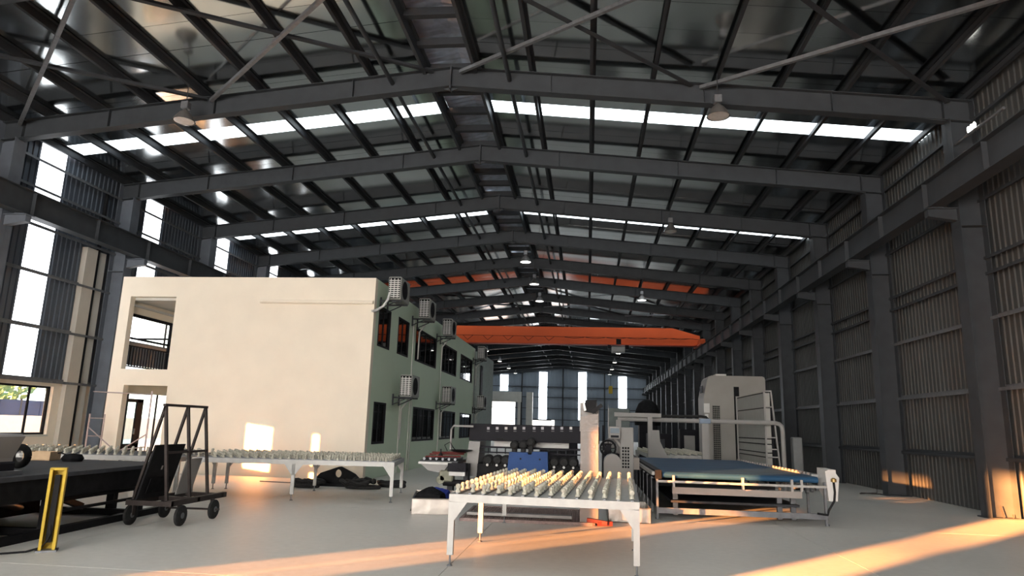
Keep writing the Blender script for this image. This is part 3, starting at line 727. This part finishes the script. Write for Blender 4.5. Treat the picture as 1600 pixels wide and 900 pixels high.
def sling(label, loc, seed, n=5, sx=.45):
    random.seed(seed); t = thing('sling_bundle', label, 'sling', loc, group='slings under the long table')
    for k in range(n):
        a = random.uniform(-.3, .3); pts = []
        cx, cyy = random.uniform(-.12, .12), random.uniform(-.12, .12); ra, rb = random.uniform(.2, sx), random.uniform(.1, .18)
        for j in range(17):
            th = 2*PI*j/16; x, y = ra*math.cos(th), rb*math.sin(th)
            pts.append((cx+x*math.cos(a)-y*math.sin(a), cyy+x*math.sin(a)+y*math.cos(a), .05+.045*k*random.uniform(.6, 1.1)))
        MB().path(pts, .045, 7, False).build('loop', rubber, t)
    return t
sling('black rubber sling coil at the left end of the lifting beam', (-3.25, 16.75, 0), 3, 4, .4)
sling('black rubber sling coil in front of the right end of the lifting beam', (-1.95, 16.9, 0), 5, 5, .42)
sling('flat black sling coil beside the office corner', (-1.45, 17.7, 0), 8, 3, .4)
random.seed(11)
t = thing('steel_rod', 'thin rod lying on the floor left of the slings', 'rod', (-4.2, 17.7, 0))
MB().tube((-.7, 0, .02), (.5, -.1, .02), .013, 6).build('rod', galv, t)

# ------------------------------------------------------------------ glass edging machine
EY = 16.1
t = thing('edging_machine', 'grey and black glass edging machine with blue motor cover behind front table', 'machine', (2.2, EY+.5, 0))
def wpart(name, mb, m, p=None): return mb.build(name, m, p or t, True)
wpart('top_beam', MB().cbox((2.35, EY+.2, 1.455), (3.0, .45, .385), .012), charc)
for k, u in enumerate((763, 777, 791, 805, 819, 835, 848, 864, 878, 892)):
    x = .851+.01479*(u-733)*1.0
    bright = k in (2, 3, 9)
    p = wpart('indicator', MB().box(x-.03, x+.03, EY-.035, EY-.02, 1.515+.0063*k, 1.575+.0063*k), whitem if bright else mat('dim_label', (.35, .34, .36), .5))
    MB().box(x-.035, x+.035, EY-.03, EY-.022, 1.47+.0063*k, 1.485+.0063*k).build('caption_strip', mat('caption_grey', (.14, .14, .15), .6), p, True)
wpart('beam_latch', MB().box(1.5, 1.66, EY-.05, EY-.02, 1.29, 1.33), blackm); wpart('beam_latch', MB().box(3.02, 3.18, EY-.05, EY-.02, 1.3, 1.34), blackm)
wpart('left_end_plate', MB().prism([(.86, 1.24), (1.12, 1.24), (1.06, .46), (.78, .46)], EY-.05, EY+.9), greym)
wpart('back_panel', MB().box(1.38, 3.15, EY+.46, EY+.5, 1.13, 1.35), whitem)
wpart('upper_rail', MB().box(1.1, 3.6, EY+.05, EY+.12, 1.1, 1.14).box(1.1, 3.6, EY+.02, EY+.08, .99, 1.02), charc)
for k in range(12): wpart('roller_stem', MB().tube((1.3+.2*k, EY+.05, .98), (1.3+.2*k, EY+.05, 1.1), .014, 8), steel_d)
wpart('base_cabinet', MB().cbox((2.3, EY+.45, .55), (2.5, 1.0, .42), .02), blackm)
for x in (1.15, 2.3, 3.4): wpart('foot', MB().box(x-.09, x+.09, EY+.05, EY+.85, 0, .36), charc)
wpart('drip_tray', MB().box(1.0, 3.6, EY-.15, EY+.9, .30, .34), stainless)
for i, x in enumerate((1.33, 1.545, 1.735, 2.84, 3.06, 3.27)):
    m = wpart('motor', MB().lathe((x, EY-.02, .84), [(.0001, -.22), (.08, -.22), (.11, -.18), (.117, .1), (.09, .16), (.0001, .16)], 16, 'y').box(x-.1, x+.1, EY-.18, EY+.1, .73, .8), rubber)
    MB().cyl((x, EY-.26, .735), .028, .03, 10, 'y').build('valve_cap', whitem, m, True)
    for k in range(6):
        MB().torus((x, EY-.17+.04*k, .84), .117, .006, 'y', 14, 4).build('cooling_fin', blackm, m, True)
for x, z in ((1.93, 1.19), (2.13, 1.21), (2.3, 1.27)):
    m = wpart('upper_motor', MB().lathe((x, EY-.3, z), [(.0001, 0), (.06, 0), (.095, .03), (.1, .26), (.0001, .26)], 16, 'y').box(x-.05, x+.05, EY-.25, EY, z-.25, z-.05), rubber)
cov = wpart('motor_cover', MB().prism([(1.80, .58), (2.72, .58), (2.70, 1.06), (2.36, 1.06), (2.34, 1.0), (2.27, 1.0), (2.25, 1.04), (1.84, 1.04)], EY-.42, EY-.06), bluem)
for x in (2.1, 2.53): MB().cyl((x, EY-.43, .9), .022, .02, 10, 'y').build('bolt', blackm, cov, True)
# parts bench at its left end
t = thing('outfeed_arm', 'cluttered roller arm with red tubes at the left end of the edging machine', 'machine', (.35, 15.6, 0))
wpart('white_edge_rail', MB().box(-.12, .62, 15.25, 15.33, .74, .79), whitem)
wpart('support_wedge', MB().prism([(-.08, .74), (.55, .74), (.42, .56), (.1, .6)], 15.3, 15.45), greym)
wpart('arm_bed', MB().box(-.1, .76, 15.3, 16.3, .76, .82), steel_d)
for k in range(6): wpart('roller', MB().tube((-.02+.14*k, 15.36, .85), (-.02+.14*k, 16.2, .85), .03, 8), galv)
for z, y in ((.89, 15.5), (.93, 15.9), (.96, 16.15)): wpart('red_tube', MB().tube((-.02, y, z), (.77, y+.05, z+.02), .018, 8), redm)
wpart('dark_bracket', MB().box(.55, .95, 15.2, 15.5, .6, .78).bar((.6, 15.2, .75), (.85, 15.2, .62), .03, .03).bar((.85, 15.2, .62), (.92, 15.2, .76), .03, .03), charc)
wpart('gearbox', MB().cbox((.52, 15.35, .5), (.3, .3, .24), .03).cyl((.4, 15.2, .42), .09, .3, 12, 'y'), mat('greenish_grey_gearbox', (.2, .2, .15), .5))
wpart('terminal_block', MB().box(.6, .95, 15.12, 15.2, .52, .6), whitem)
wpart('lower_motor', MB().cyl((.45, 15.3, .36), .07, .45, 14, 'x'), blackm)
wpart('shallow_bowl', MB().lathe((.72, 15.8, 1.0), [(.0001, .0), (.16, .0), (.27, .05), (.25, .05), (.0001, .02)], 18), blackm)
wpart('stand', MB().box(.5, .62, 15.5, 15.7, 0, .76).box(.85, .95, 15.5, 15.8, 0, .76), steel_d)
wpart('bent_tube', MB().path([(.5, 15.7, 1.05), (.5, 15.7, 1.5), (.55, 15.7, 1.58), (1.0, 15.7, 1.58)], .024, 8), greym)
wpart('thin_hose', MB().path([(.45, 15.6, 1.02), (.38, 15.6, 1.15), (.5, 15.6, 1.22), (.58, 15.6, 1.1), (.66, 15.6, 1.02)], .01, 6), blackm)
wpart('knob', MB().lathe((.3, 15.6, .9), [(.06, 0), (.04, .05), (.015, .08), (.015, .16), (.0001, .16)], 12), blackm)
# handle frame on top of the beam
t = thing('wire_handle', 'thin wire frame standing on top of the charcoal machine beam', 'handle', (1.65, EY+.3, 1.635))
MB().path([(-.2, 0, 0), (-.2, 0, .1), (.2, 0, .1), (.2, 0, 0)], .008, 6).build('wire', charc, t)

# trays, tarp, mesh grate on the floor
def tray(label, loc, L, Wd, h, rz=0):
    t = thing('steel_tray', label, 'tray', loc, rz)
    MB().box(0, L, 0, Wd, 0, .01).box(0, L, 0, .01, 0, h).box(0, L, Wd-.01, Wd, 0, h).box(0, .01, 0, Wd, 0, h).box(L-.01, L, 0, Wd, 0, h).build('shell', stainless, t)
    MB().tube((0, 0, h), (L, 0, h), .012, 6).build('rolled_rim', stainless, t); return t
tray('dented stainless tray holding a black tarp, left of the front table', (.43, 12.65, 0), .82, 1.7, .27, .2)
tray('dented stainless tray right of the warm grey pillar', (3.95, 12.75, 0), .75, 1.2, .25, 0)
t = thing('folded_tarp', 'folded black tarp heaped in the left steel tray', 'tarp', (.62, 13.3, .012))
mb = MB(); n = 9
random.seed(4)
g = [[(-.3+.6*i/n, -.3+.6*j/n, (.26+.16*math.sin(PI*i/n)*math.sin(PI*j/n)+random.uniform(-.012, .012)) if 0 < i < n and 0 < j < n else 0) for j in range(n+1)] for i in range(n+1)]
mb.add([p for r in g for p in r], [(i*(n+1)+j, i*(n+1)+j+1, (i+1)*(n+1)+j+1, (i+1)*(n+1)+j) for i in range(n) for j in range(n)]); mb.build('cloth', tarp, t)
t = thing('blue_sack', 'crumpled blue sack behind the black tarp', 'sack', (.6, 13.95, .012))
mb = MB(); g = [[(-.3+.6*i/n, -.25+.5*j/n, (.25+.1*math.sin(PI*i/n)*math.sin(PI*j/n)+random.uniform(-.025, .025)) if 0 < i < n and 0 < j < n else 0) for j in range(n+1)] for i in range(n+1)]
mb.add([p for r in g for p in r], [(i*(n+1)+j, i*(n+1)+j+1, (i+1)*(n+1)+j+1, (i+1)*(n+1)+j) for i in range(n) for j in range(n)]); mb.build('cloth', mat('blue_sackcloth', (.03, .05, .28), .7), t)
random.seed(13)
t = thing('mesh_grate', 'rusty pinkish steel mesh grate lying on the floor under the front table', 'grate', (1.42, 12.05, 0), math.radians(2))
mg = mat('rusty_mesh', (.24, .18, .165), .7, .2, .2, 20)
MB().box(0, 2.3, 0, .05, 0, .05).box(0, 2.3, 1.9, 1.95, 0, .05).box(0, .05, 0, 1.95, 0, .05).box(2.25, 2.3, 0, 1.95, 0, .05).build('border', mg, t)
mb = MB()
for k in range(60): mb.box(.05+.037*k, .062+.037*k, .05, 1.9, .02, .04)
for k in range(36): mb.box(.05, 2.25, .06+.051*k, .072+.051*k, .018, .03)
tag(mb.build('mesh_wires', mg, t), None, None, None, 'stuff')
t = thing('flat_bar', 'long grey flat bar lying on the mesh grate', 'bar', (1.5, 12.45, .051))
MB().cbox((.9, .05, .03), (1.85, .12, .06), .008).build('bar', mat('dull_steel', (.2, .19, .18), .5, .4), t)

# ------------------------------------------------------------------ pillar with monitor
t = thing('machine_pillar', 'tall warm grey steel pillar rising behind the front table', 'pillar', (3.61, 12.4, 0))
MB().prism([(-.15, .0), (.16, .0), (.16, 1.86), (-.15, 1.80)], -.12, .14).build('post', warmgrey, t)
MB().box(-.02, .17, .14, .2, 0, 1.98).build('side_cover', warmgrey, t)
MB().box(-.17, .14, .2, .23, 1.55, 2.06).build('back_plate', greym, t)
MB().box(-.18, .18, -.16, .2, 0, .015).build('base_plate', steel_d, t)
t = thing('black_monitor', 'black tilted monitor box on top of the warm grey pillar', 'monitor', (3.64, 12.36, 1.895))
MB().prism([(-.12, .0), (.08, -.03), (.1, .2), (-.1, .2)], -.06, .1).build('housing', blackm, t)
MB().bar((.02, -.08, -.02), (.19, -.1, .12), .02, .06).build('visor', blackm, t)
MB().prism([(-.15, .16), (-.12, .17), (-.08, .02), (-.12, .0)], -.09, -.06).build('bright_label', mat('white_label', (.85, .85, .82), .4), t)
t = thing('red_hose_clamp', 'red oxide clamp lying at the foot of the warm grey pillar', 'clamp', (3.7, 12.2, 0))
MB().bar((-.12, 0, .09), (.22, -.02, .05), .07, .06).bar((.05, -.02, .04), (.3, .05, .04), .1, .07).build('body', redm, t)

# ------------------------------------------------------------------ control cabinet and grinding head
t = thing('control_unit', 'grey control panel with small screen on a slim cabinet', 'control panel', (4.2, 16.2, 0))
c1 = MB().cbox((0, 0, 1.53), (.27, .1, .28), .015).build('panel_box', greym, t)
MB().box(-.1, .1, -.058, -.05, 1.52, 1.63).build('screen', screenm, c1); MB().box(-.09, .09, -.056, -.05, 1.42, 1.47).build('keypad', charc, c1)
cab = MB().cbox((.28, .25, .98), (.3, .4, 1.35), .012).build('cabinet', greym, t)
gm = MB()
for i in range(3):
    for j in range(7): gm.box(.17+.06*i, .21+.06*i, .044, .05, .75+.07*j, .795+.07*j)
tag(gm.build('vent_holes', blackm, cab), kind='stuff')
MB().box(.1, .45, .05, .45, 0, .32).build('plinth', charc, t); MB().bar((0, .05, 1.4), (.15, .1, 1.2), .05, .05).build('arm', greym, t)
t = thing('handwheel', 'black spoked handwheel left of the control panel', 'wheel', (4.05, 16.35, 1.18))
MB().torus((0, -.15, 0), .17, .022, 'y', 24, 8).build('rim', blackm, t)
for k in range(4): MB().bar((.17*math.cos(PI*k/4), -.15, .17*math.sin(PI*k/4)), (-.17*math.cos(PI*k/4), -.15, -.17*math.sin(PI*k/4)), .02, .02).build('spoke', blackm, t)
MB().cyl((0, -.2, 0), .06, .3, 14, 'y').build('hub', charc, t); MB().box(-.08, .08, .1, .3, -1.18, .1).build('stand', charc, t)
t = thing('guard_cover', 'round topped grey guard cover between the pillar and the conveyor', 'cover', (4.08, 14.2, 0))
pr = [(-.17, .35), (.17, .35), (.17, .95)] + [(.17*math.cos(a), .95+.17*math.sin(a)) for a in [PI*k/10 for k in range(1, 10)]] + [(-.17, .95)]
MB().prism(pr, -.05, .35).build('shell', greym, t); MB().box(-.12, .12, 0, .3, 0, .35).build('base', charc, t)
t = thing('grinding_head', 'jumble of grey motors and spindles behind the conveyor', 'machine', (4.36, 18.2, 0))
MB().cbox((0, .2, .5), (.8, .8, 1.0), .02).build('bed', charc, t)
for x, z, r in ((-.2, 1.25, .13), (.05, 1.38, .12), (.1, 1.1, .13), (-.28, 1.02, .1)): MB().lathe((x, -.2, z), [(.0001, 0), (r*.6, 0), (r, .04), (r, .3), (r*.7, .36), (.0001, .36)], 14, 'y').build('spindle_motor', greym, t)
MB().box(-.4, -.34, -.1, .1, 1, 1.7).box(.26, .3, -.1, .2, 1, 1.6).build('slide', charc, t)
MB().cyl((-.02, -.1, 1.5), .09, .16, 12).build('white_reservoir', whitem, t)
t = thing('end_housing', 'grey flared end housing with upright at the back of the belt conveyor', 'machine', (5.63, 20.95, 0))
MB().prism([(-.22, .8), (-.22, 1.62), (.04, 1.62), (.06, 1.3), (.2, 1.0), (.36, .8)], -.1, .5).build('housing', greym, t)
MB().box(-.3, .3, 0, .4, 0, .8).build('plinth', charc, t); MB().box(-.28, -.15, -.05, .1, .8, 2.0).build('upright', greym, t)

# ------------------------------------------------------------------ washing bridge made of pipe
t = thing('pipe_bridge', 'grey pipe bridge crossing behind the belt conveyor with bent right leg', 'pipe frame', (7, 21.6, 0))
MB().path([(-2.5, 0, 1.93), (2.15, 0, 1.93), (2.27, 0, 1.9), (2.34, 0, 1.83), (2.36, 0, 1.7), (2.36, 0, 0)], .065, 12).build('pipe', greym, t)
MB().box(.0, .2, -.07, .07, 0, 1.9).build('post', greym, t); MB().cbox((.1, 0, 1.93), (.34, .17, .15), .02).build('clamp_sleeve', mat('blue_grey_sleeve', (.2, .25, .32), .4), t)
MB().path([(-1.2, .05, 2.05), (0, .05, 2.07), (.15, .05, 2.05), (.22, .05, 1.98), (.24, .05, 1.85)], .04, 8).build('black_hose', rubber, t)
MB().box(-2.6, -1.2, -.12, .12, 2.0, 2.12).build('end_beam', greym, t)
MB().box(-2.55, -2.4, -.1, .1, 0, 1.9).build('post', greym, t)
t = thing('column_cover', 'short grey floor cabinet beside the bent pipe leg', 'cabinet', (9.85, 22.0, 0))
MB().cbox((0, 0, .78), (.28, .3, 1.5), .03).build('body', mat('mid_grey_enamel', (.16, .165, .165), .5), t); MB().box(-.16, .16, -.17, .17, 0, .05).build('plinth', charc, t)

# ------------------------------------------------------------------ blue belt conveyor
t = thing('belt_conveyor', 'wide blue belt conveyor with pale steel frame, right of the front table', 'conveyor', (6.4, 17, 0))
X0, X1, YA, YB = 4.86, 7.9, 13.45, 20.6
P = lambda name, mb, m, p=None: mb.build(name, m, p or t, True)
P('belt', MB().box(X0+.12, X1-.12, YA+.1, YB-.1, .80, .845).path([(X0+.12, YA+.1, .79), (X1-.12, YA+.1, .79)], .052, 14).path([(X0+.12, YB-.1, .79), (X1-.12, YB-.1, .79)], .052, 14), belt)
P('left_rail', MB().box(X0-.02, X0+.1, YA, YB, .72, .88), blackm); P('left_rail_cap', MB().box(X0-.07, X0-.02, YA+.1, YB, .78, .84), alu)
rr = P('right_rail', MB().box(X1-.1, X1+.08, YA+.5, YB, .82, .87).box(X1-.1, X1-.06, YA+.3, YB, .74, .82), alu)
for k in range(26): MB().tube((X1-.13, YA+.6+.25*k, .86), (X1-.13, YA+.6+.25*k, .90), .025, 8).build('guide_roller', warmgrey, rr, True)
for y in [YA+.02+1.02*k for k in range(8)]:
    for x in (X0, X1-.04): P('leg', MB().box(x, x+.04, y, y+.05, .02, .76), galv)
P('front_upper_bar', MB().box(X0+.02, X1, YA-.01, YA+.03, .66, .70), alu)
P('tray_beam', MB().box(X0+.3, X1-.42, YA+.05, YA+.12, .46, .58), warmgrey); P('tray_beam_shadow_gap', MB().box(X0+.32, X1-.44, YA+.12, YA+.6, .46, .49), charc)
P('lower_beam', MB().box(X0, X1, YA, YA+.05, .11, .21), galv)
for k, x in enumerate((X0+.3, X0+1.55, X1-.62, X1-.45)): P('strut_post', MB().box(x, x+.04, YA-.005, YA+.05, .58, .79), alu)
for x in (X0+.36, X1-.75, X1-.5): P('inner_leg', MB().box(x, x+.09, YA+.5, YA+.58, .03, .5), warmgrey if x < 7 else galv)
P('inner_shelf', MB().box(X0+.3, X1-.4, YA+.3, YB-.3, .28, .32), steel_d)
P('cross_brace', MB().box(X0+.05, X1-.05, 16.8, 16.86, .35, .45), steel_d); P('cross_brace', MB().box(X0+.05, X1-.05, YB-.08, YB-.02, .2, .7), steel_d)
P('side_skirt', MB().box(X0+.01, X0+.03, YA+.3, YB-.1, .2, .66), charc)
for k in range(9): P('pulley', MB().cyl((X1-.06, YA+.45+.3*k, .62-.05*(k % 3)), .045, .05, 12, 'x'), galv)
P('drive_cover', MB().prism([(YA-.02, .99), (YA+.55, 1.0), (YA+.55, .62), (YA+.2, .44), (YA-.02, .44)], X1+.02, X1+.17, 'x').prism([(X1-.02, .97), (X1+.14, .97), (X1+.22, .85), (X1+.17, .44), (X1+.02, .44)], YA-.03, YA+.02), whitem)
P('drive_cable', MB().path([(X1+.11, YA-.05, .8), (X1+.12, YA-.06, .6), (X1+.1, YA-.06, .45), (X1, YA-.05, .28), (X1-.02, YA-.05, .2), (X1-.2, YA-.05, .22)], .02, 8), blackm)
P('cable_gland', MB().lathe((X1+.11, YA-.06, .78), [(.05, 0), (.05, .05), (.02, .07)], 10), mat('brass', (.35, .24, .1), .4, .6))
for x in (X0+.01, X1-.02):
    for y in (YA+.02, YB-.06): P('foot_pad', MB().cyl((x+.01, y+.02, 0), .04, .03, 10), galv)
P('cross_box', MB().box(X0-.3, X0-.1, 16.3, 17.1, .72, .98), warmgrey)

# ------------------------------------------------------------------ tall grey machine
t = thing('tall_cabinet', 'tall beige grey machine cabinet with black grille near right wall', 'machine cabinet', (9.02, 26.85, 0)); t.scale = (1.096, 1.096, 1.052)
prof = [(-1.06, 0), (-1.06, 2.72), (-.93, 3.38), (-.86, 3.47), (-.78, 3.5), (.88, 3.5), (.95, 3.46), (.97, 3.38), (.97, 0)]
MB().prism(prof, -.5, .7).build('shell', mat('beige_grey_enamel', (.27, .255, .235), .45, 0, .05, 2), t)
MB().box(-.07, .10, -.515, -.495, .3, 3.12).build('door_gap', blackm, t)
g = MB()
for i in range(5): g.box(-.78+.055*i, -.768+.055*i, -.525, -.51, .5, 2.42)
for j in range(27): g.box(-.78, -.55, -.525, -.51, .5+.072*j, .512+.072*j)
pn = MB().box(-.79, -.54, -.51, -.498, .48, 2.44).build('grille_opening', blackm, t); g.build('grille_bars', mat('grille_grey', (.25, .24, .22), .5), pn)
MB().box(-.16, -.1, -.53, -.5, 1.86, 1.9).build('latch', galv, t)
MB().box(-1.075, -1.06, -.3, .2, 2.9, 3.15).build('side_vent', blackm, t)
MB().box(-1.07, -.88, -.506, -.5, 2.2, 2.52).build('warning_label', whitem, t); MB().box(-.55, -.2, 0, .5, 3.5, 3.6).build('top_box', greyp, t)
lb = bpy.data.objects
MB().box(-1.04, -.93, -.509, -.505, 1.85, 2.15).build('small_label', whitem, t)
# stillage with white sheets
t = thing('sheet_stillage', 'grey steel end framed stillage right of the tall cabinet', 'rack', (8.98, 22.05, 0))
for y in (0, 4.0):
    MB().bar((0, y, 0), (0, y, 2.92), .05, .05).bar((.42, y, 0), (.2, y, 2.92), .045, .05).build('upright', greym, t)
    for z in (.5, .92, 1.15, 1.5, 1.95, 2.42, 2.9): MB().bar((0, y, z), (.42-.075*z, y, z), .03, .035).build('rung', greym, t)
MB().bar((.2, 0, 2.9), (.2, 4.0, 2.9), .04, .04).build('top_rail', greym, t)
MB().box(-.05, .5, -.04, 4.05, .0, .08).build('base', greym, t); MB().box(.2, .24, .05, 3.95, .1, 2.6).build('back_sheet', charc, t)
zs = [.3, .66, .92, 1.05, 1.31, 1.47, 1.95, 2.41, 2.87]
for k in range(8):
    o = thing('white_board', ['lowest', 'second lowest', 'third lowest', 'fourth from the bottom', 'fourth from the top', 'third from the top', 'second from the top', 'topmost'][k]+' white board held in the grey stillage', 'board', (9.01, 22.08, zs[k]), group='white boards on the stillage')
    h = zs[k+1]-zs[k]
    MB().box(0, .14, 0, 3.94, 0, h-.03).build('board', mat('off_white_board', (.33, .325, .30), .6, 0, .04, 4), o)
    MB().box(-.012, .1, 0, 3.94, h-.03, h-.004).build('edge_strip', charc, o)

# dark shapes further back
t = thing('dark_hood', 'big black domed hood in the background beside the right columns', 'hood', (6.95, 40, 0))
MB().lathe((0, 0, 1.9), [(.72, 0), (.75, .3), (.68, .8), (.5, 1.2), (.25, 1.4), (.0001, 1.45)], 22).build('dome', blackm, t); MB().box(-.5, .5, -.5, .5, 0, 1.92).build('stand', charc, t)
t = thing('grey_cabinet', 'dull green grey cabinet standing behind the control panel', 'cabinet', (4.9, 30, 0))
MB().cbox((0, 0, 1.25), (.9, .7, 2.5), .02).build('body', mat('dull_green_grey', (.12, .14, .135), .5), t); MB().box(-.46, -.43, -.36, -.34, .2, 2.6).build('edge', alu, t)
for k, (x, y, w, h) in enumerate(((6.6, 30, 1.0, 1.5), (8.0, 31, .9, 1.7), (9.2, 30.2, .8, 1.5), (2.2, 34, 1.8, 1.3))):
    lab = ['dark machine block left of the tall cabinet, behind the caster bed', 'dark machine block with grey front behind the tall cabinet', 'dark machine block nearest the right columns', 'low dark machine far behind the charcoal beam'][k]
    t = thing('background_machine', lab, 'machine', (x, y, 0))
    MB().cbox((0, .3, h/2), (w, .8, h), .03).build('body', charc, t); MB().box(-w*.3, w*.2, -.12, -.1, h*.4, h*.85).build('front_panel', greym if k == 1 else steel, t)
    for j in range(3): MB().cyl((-w*.3+w*.3*j, -.22, h*.3), .1, .15, 12, 'y').build('motor', rubber, t)
t = thing('window_screen', 'low bright doorway at the foot of the second daylight strip', 'door', (-3.2, Y1, 0))
MB().box(-1.75, -1.6, -.1, 0, 0, 2.75).box(1.5, 1.6, -.1, 0, 0, 2.75).box(-1.75, 1.6, -.1, 0, 2.65, 2.75).build('frame', steel, t)

# outside: added unseen wall that shades the left windows from the low sun
tag(MB().box(-16.4, -16.2, 10.6, 21.1, -.06, 8).build('sun_blocking_wall', cream), 'added unseen wall blocking the low sun outside the left windows', None, None, 'structure')
# loose items at the right wall
t = thing('black_cable_coil', 'small black cable heap on the floor by the right wall', 'cable', (11.3, 24.6, 0))
for k in range(3): MB().torus((.1*k, 0, .06+.06*k), .25-.04*k, .05, 'z', 18, 6).build('loop', rubber, t)
t = thing('bent_steel_rods', 'bent steel rods on the floor at the foot of the second right column', 'rod', (11.75, 21.2, 0))
MB().path([(-.5, -.1, .03), (0, 0, .05), (.05, .1, .25)], .015, 6).path([(-.4, .1, .03), (.1, -.05, .03)], .015, 6).build('rod', bronze, t)
for x, h in ((12.15, .2), (12.05, .1), (12.42, .12)): pass
t = thing('anchor_rods', 'dark anchor rods leaning at the foot of the nearest right column', 'rod', (12.1, 15.95, 0))
for a, b in (((-.1, 0, 0), (-.14, 0, .12)), ((.12, 0, 0), (.06, 0, .26)), ((.3, 0, 0), (.29, 0, .1))): MB().tube(a, b, .012, 6).build('rod', bronze, t)

# ------------------------------------------------------------------ outside the left windows
random.seed(21)
def tree(x, y, h, r, label):
    t = thing('tree', label, 'tree', (x, y, -.06), group='trees outside the left windows')
    MB().path([(0, 0, 0), (.1, 0, h*.3), (0, .1, h*.7)], [.22, .16, .06], 8).build('trunk', barkm, t)
    mb = MB()
    for k in range(900):
        a, b, q = random.uniform(0, 2*PI), math.acos(random.uniform(-1, 1)), random.uniform(.35, 1)**.5
        c = Vector((r*q*math.sin(b)*math.cos(a), r*q*math.sin(b)*math.sin(a), h*.62+h*.4*q*math.cos(b))); s = random.uniform(.2, .4)
        n = Vector((random.gauss(0, 1), random.gauss(0, 1), random.gauss(0, 1))).normalized(); u = n.orthogonal().normalized()*s; w = n.cross(u)
        mb.add([c-u, c+w*.5, c+u, c-w*.5], [(0, 1, 2, 3)])
    tag(mb.build('foliage', leafm, t), None, None, None, 'stuff')
for k, (x, y, h, r) in enumerate(((-34, 25, 6, 2.6), (-35, 31, 7, 2.8), (-34, 37, 6.5, 2.8), (-37, 43, 7.5, 3.0), (-34, 48.5, 6, 2.6))):
    tree(x, y, h, r, ['leafy green tree at the near end of the row outside', 'second leafy tree outside the left window', 'third leafy tree outside the left window', 'tall leafy tree behind the navy fence', 'small leafy tree past the window mullion', 'sixth leafy tree in the row outside', 'last leafy tree of the row outside'][k])
t = thing('sheet_fence', 'dark navy sheet fence under the trees outside', 'fence', (-30, 42, -.06))
for k in range(9): MB().box(-.05, .05, -10+1.5*k, -8.55+1.5*k, 1.5, 2.4).build('fence_panel', navy, t)
MB().box(-.1, .1, -10, 11, 0, 1.5).build('plinth_wall', whitem, t)
for k in range(5): MB().box(-.02, .06, -10.05+3*k, -9.95+3*k, 0, 2.5).build('fence_post', steel, t)
